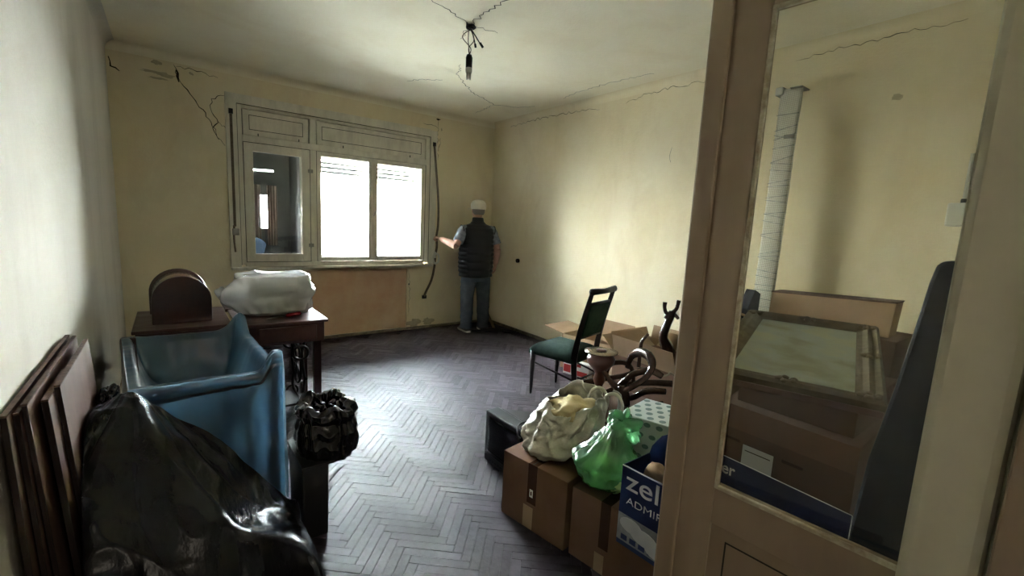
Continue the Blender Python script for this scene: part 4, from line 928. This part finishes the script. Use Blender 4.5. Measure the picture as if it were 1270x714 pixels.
Cx, PC, _ = carton('cardboard_box', 'low brown cardboard box supporting the navy printed carton', [(1.425, 1.022), (1.485, .385), (1.80, .41), (1.74, 1.03)], .245, group=G)
# zelmer carton
zt, PZ, _ = carton('appliance_carton', 'navy vacuum cleaner carton lettered in white, on the low box by the door', [(1.385, 1.02, .247), (1.43, .375, .247), (1.60, .38, .247), (1.565, 1.02, .247)], .335, m='bluecard', top='open')
for o in list(C.objects):
    pass
ez = (PZ[1]-PZ[0]).normalized()
def bside(u, z, off=0):   # point on the front face
    n_ = V((ez.y, -ez.x, 0)); n_ = n_ if n_.x < 0 else -n_
    return PZ[0]+ez*u+V((0, 0, z))+n_*off
text('lettering', 'zelmer', .112, M['inkwhite'], zt, basis(bside(.022, .245, .002), ez, (0, 0, 1)), sx=1.2, offset=.0003)
text('lettering', 'ADMIRAL', .042, M['inkwhite'], zt, basis(bside(.030, .185, .002), ez, (0, 0, 1)), sx=1.25, offset=-.0006)
b = nb(); hexa(b, [bside(.0, .02), bside(.30, .02), bside(.30, .02, .001), bside(.0, .02, .001), bside(.0, .135), bside(.30, .135), bside(.30, .135, .001), bside(0, .135, .001)]); obj('photo_print', b, M['inkgrey'], zt)
b = nb()
for cu, cz, ru, rz_ in ((.06, .10, .05, .03), (.12, .08, .06, .032), (.17, .055, .045, .028)): 
    ring_loft(b, [[bside(cu+ru*math.cos(a), cz+rz_*math.sin(a), o_) for a in [2*PI*k/16 for k in range(16)]] for o_ in (.001, .0022)])
obj('pictured_appliance', b, M['inkwhite'], zt)
b = nb()
for k in range(5): hexa(b, [bside(.02+k*.04, .028, .001), bside(.048+k*.04, .028, .001), bside(.048+k*.04, .028, .002), bside(.02+k*.04, .028, .002), bside(.02+k*.04, .05, .001), bside(.048+k*.04, .05, .001), bside(.048+k*.04, .05, .002), bside(.02+k*.04, .05, .002)])
obj('small_pictures', b, M['bluecard'], zt)
obj('edge_wear', on_face(PZ, 0, 1, .331, .336, off=.001), M['inkwhite'], zt)
# raised lid flap along the back, rounded torn left end, lettered on the side facing the door
lp = []; 
prof_ = [(0, .33), (.01, .37), (.05, .43), (.10, .462), (.16, .466), (.69, .452), (.69, .33)]
b = nb(); n_ = V((1, .05, 0)).normalized()
fl_ = lambda u, z, o_: V((1.556+.006*u, 1.02-u, .247+z))+n_*o_
ring_loft(b, [[fl_(u, z, 0) for u, z in prof_], [fl_(u, z, .004) for u, z in prof_]]); bmesh.ops.recalc_face_normals(b, faces=b.faces); fpo = obj('lid_flap', b, M['bluecard'], zt)
text('lettering', 'zelmer', .060, M['inkwhite'], zt, basis(fl_(.200, .402, -.002), (0.006, -1, 0), (0, 0, 1)), sx=.90, offset=.0006)
b = nb(); 
for (u, z), (u2, z2) in zip(prof_[3:6], prof_[4:7]): cyl(b, fl_(u, z, .002), fl_(u2, z2, .002), .0022, 6)
obj('edge_wear', b, M['inkwhite'], zt)
b = nb(); blob(b, (1.48, .93, .55), (.035, .05, .045), seed=3, sub=3, lumps=.2); obj('packing_scrap', b, M['cardlight'], zt, smooth=True)
# wrapped present box
gd = thing('patterned_box', 'white box printed with grey-green leaf dots, behind the navy carton', 'box', (1.93, 1.22, 0))
g0 = V((1.745, 1.33, 0)); ge = V((1.835, 1.03, 0))-g0; gn = V((.275, .045, 0)); GH = .60
b = nb(); hexa(b, [g0, g0+ge, g0+ge+gn, g0+gn]+[p+V((0, 0, GH)) for p in (g0, g0+ge, g0+ge+gn, g0+gn)]); bmesh.ops.recalc_face_normals(b, faces=b.faces); 
# stands on the floor between boxes B and the pile
bd_ = obj('body', b, M['dotpaper'], gd, bevel=.004)
gu = ge.normalized(); gw = gn.normalized(); fn_ = gu.cross(V((0, 0, 1))); fn_ = fn_ if fn_.x < 0 else -fn_
b = nb()
def dot(c, u, v, n, ru, rv): ring_loft(b, [[c+u*ru*math.cos(a)+v*rv*math.sin(a)+n*o_ for a in [2*PI*k/10 for k in range(10)]] for o_ in (-.001, .0012)])
for i in range(5):
    for j in range(9):
        dot(g0+ge*((i+.35+.5*(j % 2))/5.3)+V((0, 0, .575-j*.055)), gu, V((0, 0, 1)), fn_, .017, .012)
for i in range(5):
    for j in range(5): dot(g0+ge*((i+.35+.5*(j % 2))/5.3)+gn*((j+.55)/5.2)+V((0, 0, GH)), gu, gw, V((0, 0, 1)), .016, .016)
bmesh.ops.recalc_face_normals(b, faces=b.faces); obj('printed_dots', b, M['leafprint'], gd, kind='stuff')

# ---- open cartons behind the chair, and under the pile
carton('open_carton', 'open cardboard box with spread flaps behind the green chair', [(3.38, 2.72), (3.30, 3.36), (3.76, 3.42), (3.80, 2.78)], .37, m='cardlight', top='open', flaps=((1, .28, .12), (0, .10, -1.25), (2, .14, 1.52), (3, .07, .3)), group='open cartons by the right wall')
carton('open_carton', 'open cardboard box with raised flaps behind the curved chandelier arms', [(2.52, 1.50), (2.56, 2.06), (3.05, 2.04), (3.01, 1.46)], .60, m='card', top='open', flaps=((1, .18, .6), (0, .16, 1.25), (2, .14, .9)), group='open cartons by the right wall')
carton('open_carton', 'tan open box standing right of the spread-flap carton', [(3.15, 2.02), (3.22, 2.62), (3.78, 2.60), (3.76, 1.96)], .46, m='cardlight', top='open', flaps=((0, .16, .3), (1, .10, 1.2), (2, .12, 1.5)), group='open cartons by the right wall')
carton('cardboard_box', 'dark cardboard box carrying the heap of chandelier arms', [(1.96, 1.40), (1.92, 2.02), (2.46, 2.04), (2.48, 1.42)], .40, m='carddark', group='cartons under the heap')
rb = thing('small_carton', 'small white and red printed box under the green chair', 'box', (3.25, 3.05, 0))
r0 = V((3.19, 3.20, 0)); re = V((.06, -.30, 0)); rn = V((.07, .01, 0))
b = nb(); hexa(b, [r0, r0+re, r0+re+rn, r0+rn]+[p+V((0, 0, .145)) for p in (r0, r0+re, r0+re+rn, r0+rn)]); bmesh.ops.recalc_face_normals(b, faces=b.faces); obj('body', b, M['whitepaper'], rb, bevel=.002)
rnn = V((-.95, -.3, 0)).normalized()
for u0, u1, z0, z1 in ((.02, .3, .02, .10), (.5, .95, .01, .06), (.4, .7, .10, .13)):
    p0, p1 = r0+re*u0+rnn*.001, r0+re*u1+rnn*.001; b = nb(); hexa(b, [p0+V((0, 0, z0)), p1+V((0, 0, z0)), p1+rnn*.001+V((0, 0, z0)), p0+rnn*.001+V((0, 0, z0)), p0+V((0, 0, z1)), p1+V((0, 0, z1)), p1+rnn*.001+V((0, 0, z1)), p0+rnn*.001+V((0, 0, z1))]); obj('red_print', b, M['redprint'], rb)

# ================================================================ BAGS
def sackfn(p, d):
    t = (d.z+1)/2
    if d.z > 0: p.x *= 1-.18*d.z; p.y *= 1-.18*d.z
    p += V((-.055, .02, 0))*max(0, -d.z)*1.6; return p
sk = thing('woven_sack', 'cream woven sack with handles gaping open on the front cardboard box', 'sack', (1.62, 1.55, .346))
def shell_sack(u, v):
    a = 2*PI*u; z = v; prf = [(0, .145), (.15, .19), (.4, .195), (.65, .175), (.85, .155), (1, .135)]
    for (z0, r0_), (z1, r1_) in zip(prf, prf[1:]):
        if z <= z1: r_ = r0_+(r1_-r0_)*(z-z0)/(z1-z0); break
    dd = V((math.cos(a), math.sin(a), 0)); f = .034*(ridge((dd.x*2, dd.y*2, z*2.2), 1.1)-.5)+.014*(ridge((dd.x*4+z*2, dd.y*4, z*5), 1)-.5)
    P = V((1.585, 1.60, .351))+V((.10, -.02, 0))*z+dd*(r_+f); P.z += z*(.25+.02*math.sin(a*3)+.045*dd.x)
    if z < .45: P += V((-.06, -.03, 0))*(.45-z)*max(0, -dd.x)
    return P
b = nb(); g = grid(b, shell_sack, 90, 44); bmesh.ops.remove_doubles(b, verts=b.verts, dist=.0005)
obj('bag_wall', b, M['sack'], sk, smooth=True, solid=.003)
b = nb(); ring_loft(b, [ell((1.585, 1.60, .3505), .14, .14), ell((1.585, 1.60, .356), .14, .14)]); obj('bag_base', b, M['sack'], sk)
b = nb(); blob(b, (1.67, 1.58, .535), (.125, .125, .065), seed=8, lumps=.22, fine=.10, sub=4, fs=9); obj('foam_contents', b, M['sackin'], sk, smooth=True)
b = nb()
for q in range(2):
    c0 = V((1.77, 1.47+q*.10, .56)); stube(b, [c0, c0+V((.02, -.01, .07)), c0+V((.05, -.05, .085)), c0+V((.07, -.08, .03)), c0+V((.05, -.08, -.05))], .010, 8, flat=.5)
obj('handle_loop', b, M['sack'], sk, smooth=True)
gb = thing('green_bag', 'knotted translucent green plastic bag on the second cardboard box', 'bag', (1.55, 1.22, .336))
def gfn(p, d):
    if d.z > .2: k = (d.z-.2)/.8; p.x *= 1-.62*k**.8; p.y *= 1-.62*k**.8; p.z *= 1+.45*k; p += V((.06, .0, 0))*k
    if d.z < -.55: p.z = p.z*.86
    return p
b = nb(); blob(b, (1.525, 1.215, .462), (.145, .150, .125), seed=2, lumps=.06, fine=.05, fs=20, sub=5, fn=gfn)
obj('bag_film', b, M['greenfilm'], gb, smooth=True)
b = nb(); blob(b, (1.62, 1.21, .60), (.07, .075, .055), seed=17, lumps=.3, fine=.15, sub=4)
for a in (.3, 2.2): stube(b, [(1.61, 1.21, .62), (1.62+.03*math.cos(a), 1.21+.03*math.sin(a), .655), (1.62+.05*math.cos(a), 1.21+.05*math.sin(a), .66)], [.02, .03, .02], 8, flat=.5)
obj('knotted_top', b, M['greenfilm'], gb, smooth=True)
b = nb(); blob(b, (1.515, 1.17, .42), (.085, .085, .062), seed=22, lumps=.2, fine=.1, sub=4); blob(b, (1.54, 1.28, .41), (.075, .075, .055), seed=25, lumps=.2, fine=.1, sub=4); obj('contents', b, M['greenstuff'], gb, smooth=True)
b = nb(); blob(b, (2.19, 1.22, .525), (.06, .085, .12), seed=31, lumps=.25, fine=.12, sub=4); setp(obj('white_bag', b, M['whitefilm'], smooth=True), 'white plastic bag tucked behind the dotted box', 'bag')
setp(obj('storage_crate', bx(2.14, 2.28, 1.12, 1.34, 0, .375), M['carddark'], bevel=.004), 'narrow dark box below the white bag', 'box')

# ================================================================ CHANDELIER HEAP
hp = thing('wooden_chandelier', 'dismantled dark wooden chandelier with glossy curved arms and turned hub', 'chandelier', (2.2, 1.75, .402))
def armp(pts, rad, m='gloss', nm='curved_arm', flat=.75, n=10):
    b = nb(); stube(b, pts, rad, n, 5, flat); return obj(nm, b, M[m], hp, smooth=True)
armp([(2.36, 1.775, .60), (2.359, 1.745, .69), (2.332, 1.652, .74), (2.299, 1.567, .735), (2.276, 1.532, .69), (2.232, 1.538, .63), (2.195, 1.583, .573), (2.175, 1.648, .52)], [.016, .024, .032, .036, .03, .026, .026, .03])
armp([(2.175, 1.66, .525), (2.165, 1.70, .53), (2.169, 1.756, .556), (2.171, 1.815, .60), (2.179, 1.869, .60), (2.185, 1.90, .58)], [.028, .024, .018, .015, .014, .012])
armp([(2.168, 1.66, .55), (2.172, 1.64, .50), (2.185, 1.63, .43)], [.03, .036, .03])
armp([(2.271, 1.883, .50), (2.288, 1.863, .60), (2.323, 1.819, .63), (2.361, 1.774, .625), (2.386, 1.744, .57), (2.38, 1.73, .48)], [.014, .017, .018, .018, .016, .014])
armp([(2.05, 1.99, .46), (2.216, 1.871, .515), (2.31, 1.757, .56), (2.455, 1.72, .59)], [.020, .018, .016, .018], nm='turned_rod', flat=1)
armp([(2.42, 1.55, .60), (2.37, 1.60, .63), (2.29, 1.67, .60), (2.24, 1.74, .50)], [.02, .025, .022, .018])
armp([(2.46, 1.50, .56), (2.37, 1.605, .55), (2.29, 1.70, .52), (2.2, 1.80, .45)], [.022, .02, .018, .02])
armp([(2.437, 1.525, .505), (2.346, 1.60, .50), (2.31, 1.67, .44), (2.22, 1.70, .43)], [.02, .022, .018, .012])
armp([(2.447, 1.748, .60), (2.447, 1.748, .716), (2.451, 1.743, .778), (2.474, 1.716, .831)], [.014, .013, .012, .009])
armp([(2.08, 1.78, .43), (2.15, 1.85, .46), (2.24, 1.92, .52), (2.34, 1.95, .50)], [.018, .022, .022, .016])
armp([(2.02, 1.62, .425), (2.10, 1.58, .43), (2.25, 1.56, .43), (2.38, 1.50, .45)], [.016, .02, .02, .014])
b = nb(); hc = (2.18, 1.85, 0)
lathe(b, [(.015, .402), (.03, .43), (.022, .48), (.04, .53), (.03, .57), (.05, .60), (.085, .64), (.092, .67), (.075, .70), (.03, .705)], hc, 28); obj('turned_hub', b, M['urn'], hp, smooth=True)
b = nb(); lathe(b, [(.05, .703), (.105, .712), (.108, .718), (.06, .722), (.025, .722)], hc, 28); obj('metal_dish', b, M['brass'], hp, smooth=True)
b = nb(); lathe(b, [(.03, .722), (.034, .728), (.02, .731)], hc, 20); obj('dish_boss', b, M['urn'], hp, smooth=True)
b = nb(); stube(b, [(1.958, 1.555, .59), (1.982, 1.526, .572), (1.986, 1.522, .508), (1.979, 1.53, .42)], .011, 8); setp(obj('pale_hose', b, M['steel'], smooth=True), 'short pale curved pipe standing behind the cream sack', 'pipe')
fk = thing('forked_arm', 'dark carved arm with forked cup end sticking up from the carton', 'chandelier arm', (2.64, 1.67, .60))
b = nb(); stube(b, [(2.66, 1.65, .30), (2.642, 1.672, .60), (2.641, 1.671, .71), (2.619, 1.697, .794), (2.629, 1.685, .883), (2.642, 1.67, .935), (2.646, 1.664, .978)], [.035, .05, .045, .030, .026, .022, .024], 10, 5); obj('stem', b, M['gloss'], fk, smooth=True)
for P in ([(2.643, 1.667, .966), (2.622, 1.694, .962), (2.612, 1.705, .998), (2.612, 1.706, 1.035)], [(2.643, 1.667, .966), (2.659, 1.649, .993), (2.664, 1.643, 1.024), (2.667, 1.640, 1.055)]):
    b = nb(); stube(b, P, [.015, .013, .012, .015], 8, 5); obj('prong', b, M['gloss'], fk, smooth=True)
b = nb(); stube(b, [(2.62, 1.697, .925), (2.628, 1.685, .955), (2.65, 1.66, .962), (2.672, 1.633, .93)], [.012, .014, .014, .011], 8, 5); obj('cross_piece', b, M['gloss'], fk, smooth=True)
b = nb(); stube(b, [(2.46, 1.62, .60), (2.48, 1.58, .585), (2.50, 1.55, .60), (2.475, 1.53, .62), (2.49, 1.50, .60), (2.50, 1.47, .585)], .007, 8, 6); setp(obj('knotted_cord', b, M['rope'], smooth=True), 'knotted piece of brown cord on the carton edge below the forked arm', 'cord')

# ================================================================ DOOR LEAF
dr = thing('door_1', None, None, (1.13, .16, 0)); dr['kind'] = 'structure'; dr['label'] = 'glazed door leaf standing open into the room'
hinge = V((1.1995, .068, 0)); free = V((1.1425, .690, 0)); de = (free-hinge); DW = de.length; de.normalize(); dn = V((de.y, -de.x, 0)); dn = dn if dn.x < 0 else -dn
def dbox(u0, u1, o0, o1, z0, z1, bm=None):
    bm = bm or nb(); q = [hinge+de*u+dn*o_ for u, o_ in ((u0, o0), (u1, o0), (u1, o1), (u0, o1))]
    hexa(bm, [p+V((0, 0, z0)) for p in q]+[p+V((0, 0, z1)) for p in q]); bmesh.ops.recalc_face_normals(bm, faces=bm.faces); return bm
GZ = .814; DH = 2.14; SW = .145; HS = .088
b = dbox(DW-SW, DW, -.04, 0, .01, DH); obj('stile', b, M['doorpaint'], dr, bevel=.002)
b = dbox(0, HS, -.04, 0, .01, DH); obj('stile', b, M['doorpaint'], dr, bevel=.002)
b = dbox(HS, DW-SW, -.04, 0, GZ-.105, GZ); obj('lock_rail', b, M['doorpaint'], dr, bevel=.002)
b = dbox(HS, DW-SW, -.04, 0, DH-.10, DH); obj('top_rail', b, M['doorpaint'], dr, bevel=.002)
b = dbox(HS, DW-SW, -.04, 0, .01, .18); obj('bottom_rail', b, M['doorpaint'], dr, bevel=.002)
b = dbox(HS, DW-SW, -.028, -.012, .18, GZ-.105); pn = obj('panel', b, M['doorpaint'], dr)
b = nb(); dbox(HS+.04, DW-SW-.04, -.0125, -.0105, GZ-.15, GZ-.146, b); dbox(HS+.04, DW-SW-.04, -.0125, -.0105, .23, .234, b); dbox(DW-SW-.044, DW-SW-.04, -.0125, -.0105, .23, GZ-.146, b); obj('panel_line', b, M['gap'], pn)
b = dbox(DW-.058, DW-.001, .0005, .014, .01, DH); obj('astragal', b, M['paint'] if False else M['doorpaint'], dr, bevel=.006)
b = nb(); dbox(HS, DW-SW, -.008, .003, GZ-.001, GZ+.010, b); dbox(DW-SW-.010, DW-SW+.001, -.008, .003, GZ, DH-.10, b); dbox(HS, DW-SW, -.008, .003, DH-.111, DH-.10, b)
M['bead'] = mat('pale_worn_bead', (.52, .47, .34), (.30, .23, .15), scale=30, rough=.5)
obj('glazing_bead', b, M['bead'], dr, bevel=.002)
b = dbox(HS-.002, DW-SW+.005, -.022, -.018, GZ-.005, DH-.095); obj('pane', b, M['doorglass'], dr)
b = nb()
for z in (.35, 1.2, 1.9): cyl(b, hinge+V((.012, -.002, z-.05)), hinge+V((.012, -.002, z+.05)), .007, 8)
# ================================================================ BEHIND THE GLASS
# stack that carries the framed picture
t1, P1, _ = carton('large_carton', 'large brown cardboard box with white shipping label under the framed picture', [(1.95, .94), (1.95, .42), (2.60, .44), (2.60, 1.0)], .76, m='carddark', group='cartons under the picture')
obj('top_band', on_face(P1, 0, 1, .655, .759, off=.001), M['card'], t1)
obj('shipping_label', on_face(P1, .23, .47, .49, .60, off=.002), M['whitepaper'], t1)
b = nb()
for u0, u1, z in ((.25, .45, .485), (.26, .40, .465)): pass
obj('label_line', on_face(P1, .25, .45, .575, .579, off=.0026), M['tape'], t1)
for u0, u1, z in ((.08, .20, .60), (.53, .68, .59)): obj('printed_mark', on_face(P1, u0, u1, z, z+.012, off=.0015), M['tape'], t1)
t2, P2, _ = carton('large_carton', 'brown box on the floor behind the picture, holding the long carton', [(2.93, .56), (2.93, 1.215), (3.30, 1.215), (3.30, .56)], 1.0, m='carddark', group='cartons under the picture')
lb = thing('long_carton', 'long narrow pale cardboard box behind the gilt framed picture', 'box', (3.06, .9, 1.0))
b = nb(); hexa(b, [(3.0, .61, 1.002), (3.14, .61, 1.002), (3.14, 1.215, 1.002), (3.0, 1.215, 1.002), (3.0, .60, 1.195), (3.14, .60, 1.195), (3.14, 1.21, 1.165), (3.0, 1.21, 1.165)]); bmesh.ops.recalc_face_normals(b, faces=b.faces); obj('body', b, M['cardlight'], lb, bevel=.003)
b = nb(); hexa(b, [(2.998, .60, 1.188), (3.142, .60, 1.188), (3.142, 1.21, 1.158), (2.998, 1.21, 1.158), (2.998, .595, 1.1975), (3.142, .595, 1.1975), (3.142, 1.21, 1.1675), (2.998, 1.21, 1.1675)]); obj('open_edge', b, M['boardedge'], lb)
# picture: lies tilted, its far edge propped
pf = thing('framed_picture', 'gilt framed faded landscape picture lying tilted on the cartons', 'picture', (2.5, .8, .66))
BL, BR, FR = V((2.70, 1.085, 1.048)), V((2.86, .515, 1.050)), V((1.885, .353, .936)); 
exu = (BL-BR).normalized(); FL = FR+exu*((BL-BR).length); 
ey = (BR-FR); ey = (ey-exu*ey.dot(exu)); PH = ey.length; ey.normalize(); PW = (BL-BR).length; nu = ey.cross(exu).normalized(); nu = nu if nu.z > 0 else -nu
mt = Matrix(((exu.x, ey.x, nu.x, FR.x), (exu.y, ey.y, nu.y, FR.y), (exu.z, ey.z, nu.z, FR.z), (0, 0, 0, 1)))
FWd = .088
def fr_side(a, c_):  # mitred moulding with profile
    b = nb(); a = V(a); c_ = V(c_); d = (c_-a).normalized(); inn = V((-d.y, d.x, 0)); prf = [(0, 0), (0, .022), (.012, .034), (.03, .024), (.048, .030), (.066, .014), (FWd, .010), (FWd, 0)]
    r_ = []
    for P, s in ((a, 1), (c_, -1)): r_.append([mt @ (P+inn*w_+d*s*w_+V((0, 0, h_))) for w_, h_ in prf])
    ring_loft(b, r_); bmesh.ops.recalc_face_normals(b, faces=b.faces); return b
for a, c_ in (((0, 0, 0), (PW, 0, 0)), ((PW, 0, 0), (PW, PH, 0)), ((PW, PH, 0), (0, PH, 0)), ((0, PH, 0), (0, 0, 0))): obj('frame_moulding', fr_side(a, c_), M['gilt'], pf)
b = nb()
for c_ in ((.045, .045), (PW-.045, .045), (.045, PH-.045), (PW-.045, PH-.045), (PW/2, PH-.035), (PW/2, .035), (.035, PH/2)):
    for k in range(5):
        a = k*1.256; s_ = .016 if k else .02; blob(b, mt @ V((c_[0]+.026*math.cos(a), c_[1]+.018*math.sin(a), .030)), (s_, s_*.8, .010), lumps=.1, fine=.05, sub=2, seed=k)
obj('carved_ornament', b, M['gilt'], pf, smooth=True)
b = nb(); ring_loft(b, [[mt @ V((x, y, z)) for x, y in ((FWd-.004, FWd-.004), (PW-FWd+.004, FWd-.004), (PW-FWd+.004, PH-FWd+.004), (FWd-.004, PH-FWd+.004))] for z in (.004, .009)]); bmesh.ops.recalc_face_normals(b, faces=b.faces); obj('canvas', b, M['painting'], pf)
b = nb(); hexa(b, [mt @ V(p) for p in ((.01, -.0, -.025), (PW-.01, -.0, -.025), (PW-.01, PH, -.025), (.01, PH, -.025), (.01, 0, -.001), (PW-.01, 0, -.001), (PW-.01, PH, -.001), (.01, PH, -.001))]); obj('backing', b, M['board'], pf)
# block between carton and picture
setp(obj('wooden_block', bx(2.02, 2.58, .46, .90, .7605, .895), M['carddark'], bevel=.004), 'flat dark carton between the labelled box and the framed picture', 'box')
# rounded navy case and dark wedge
nc = thing('navy_case', 'rounded navy bag with tan piping left of the framed picture', 'bag', (2.72, 1.28, 0))
b = nb(); blob(b, (2.80, 1.33, .87), (.15, .11, .13), seed=9, lumps=.04, fine=.01, sub=4); obj('shell', b, M['navy'], nc, smooth=True)
b = nb(); tube(b, [V((2.80+.158*math.cos(a), 1.30, .88+.135*math.sin(a))) for a in [PI*k/16 for k in range(17)]], .008, 8); obj('piping', b, M['cardlight'], nc, smooth=True)
setp(obj('support_carton', bx(2.62, 3.08, 1.225, 1.44, 0, .73), M['carddark'], bevel=.004), 'dark box below the rounded navy bag', 'box')
b = nb(); ring_loft(b, [[(x, y_, z) for x, z in ((2.955, .731), (2.90, 1.04), (2.98, 1.16), (3.06, 1.13), (3.05, .731))] for y_ in (1.30, 1.36)]); bmesh.ops.recalc_face_normals(b, faces=b.faces)
setp(obj('dark_wedge', b, M['navy'], bevel=.004), 'dark angular piece poking up beside the wrapped strip', 'scrap'); 
# plastic wrapped strip leaning on the right wall
ws = thing('wrapped_strip', 'tall narrow strip wrapped in silvery dotted plastic leaning on the right wall', 'wrapped strip', (3.70, 1.55, 0))
b = nb(); NZ_ = 90
def strip(u, v):
    z = 2.60*v; w_ = .150+.006*nz((0, 0, z*5), 1); a = 2*PI*u; x = math.cos(a)*.016; y = math.copysign(abs(math.sin(a))**.3, math.sin(a))*w_/2
    k = .004*(ridge((y*20, z*9, a*.3), 1)-.5); return V((3.70+.035*v+x*(1+k*20), 1.555+y+.004*nz((z*3, 1, 1), 1), z+.001))
b = nb(); grid(b, strip, 20, 150); bmesh.ops.remove_doubles(b, verts=b.verts, dist=.0003); obj('wrapping', b, M['wrap'], ws, smooth=True)
b = nb()
for k in range(26):
    z = .95+k*.058+random.uniform(-.02, .02); s = random.uniform(-.045, .045); x = 3.70+.035*z/2.6-.018
    cyl(b, (x, 1.478, z), (x, 1.632, z+s), .0022, 5)
obj('wrap_crease', b, M['inkgrey'], ws)
b = nb(); box(b, 3.712, 3.720, 1.49, 1.56, 2.235, 2.265); obj('tape_patch', b, M['steel'], ws)
b = nb(); box(b, 3.70, 3.838, 1.605, 1.66, 2.56, 2.62); obj('loose_plastic_end', b, M['whitefilm'], ws, bevel=.01)
b = nb(); box(b, 3.70, 3.8385, 1.475, 1.555, 2.595, 2.602); obj('fixing_plate', b, M['steel'], ws)
# navy upholstered board standing near the jamb
nv = thing('padded_board', 'tall dark navy padded board with tan back standing by the door jamb', 'padded board', (1.68, .22, 0))
def padded(x0, x1, outl, m, nm, bev):
    b = nb(); ring_loft(b, [[(x, y, z) for y, z in outl] for x in (x0, x1)]); bmesh.ops.recalc_face_normals(b, faces=b.faces); return obj(nm, b, M[m], nv, bevel=bev)
outl = [(.06, 0), (.37, 0), (.36, .45), (.335, .85), (.304, 1.083), (.282, 1.283), (.271, 1.396), (.262, 1.448), (.248, 1.461), (.06, 1.461)]
padded(1.65, 1.70, outl, 'navy', 'padded_cover', .015)
padded(1.7025, 1.715, [(y+(.007 if 0 < i < 8 else 0), z-(.03 if i > 7 else 0)) for i, (y, z) in enumerate(outl)], 'cardlight', 'backing_board', .002)

# junction box and conduit on the right wall
jb = thing('junction_box', 'white plastic junction box with conduit on the right wall near the jamb', 'junction box', (3.8, .55, 1.66))
obj('body', bx(3.775, 3.841, .515, .60, 1.62, 1.76), M['plastic'], jb, bevel=.01)
b = nb(); cyl(b, (3.81, .535, 1.76), (3.81, .535, 2.05), .010, 8); obj('conduit', b, M['plastic'], jb, smooth=True)
b = nb(); cyl(b, (3.81, .535, 1.762), (3.81, .535, 1.785), .016, 8); obj('gland', b, M['black'], jb)
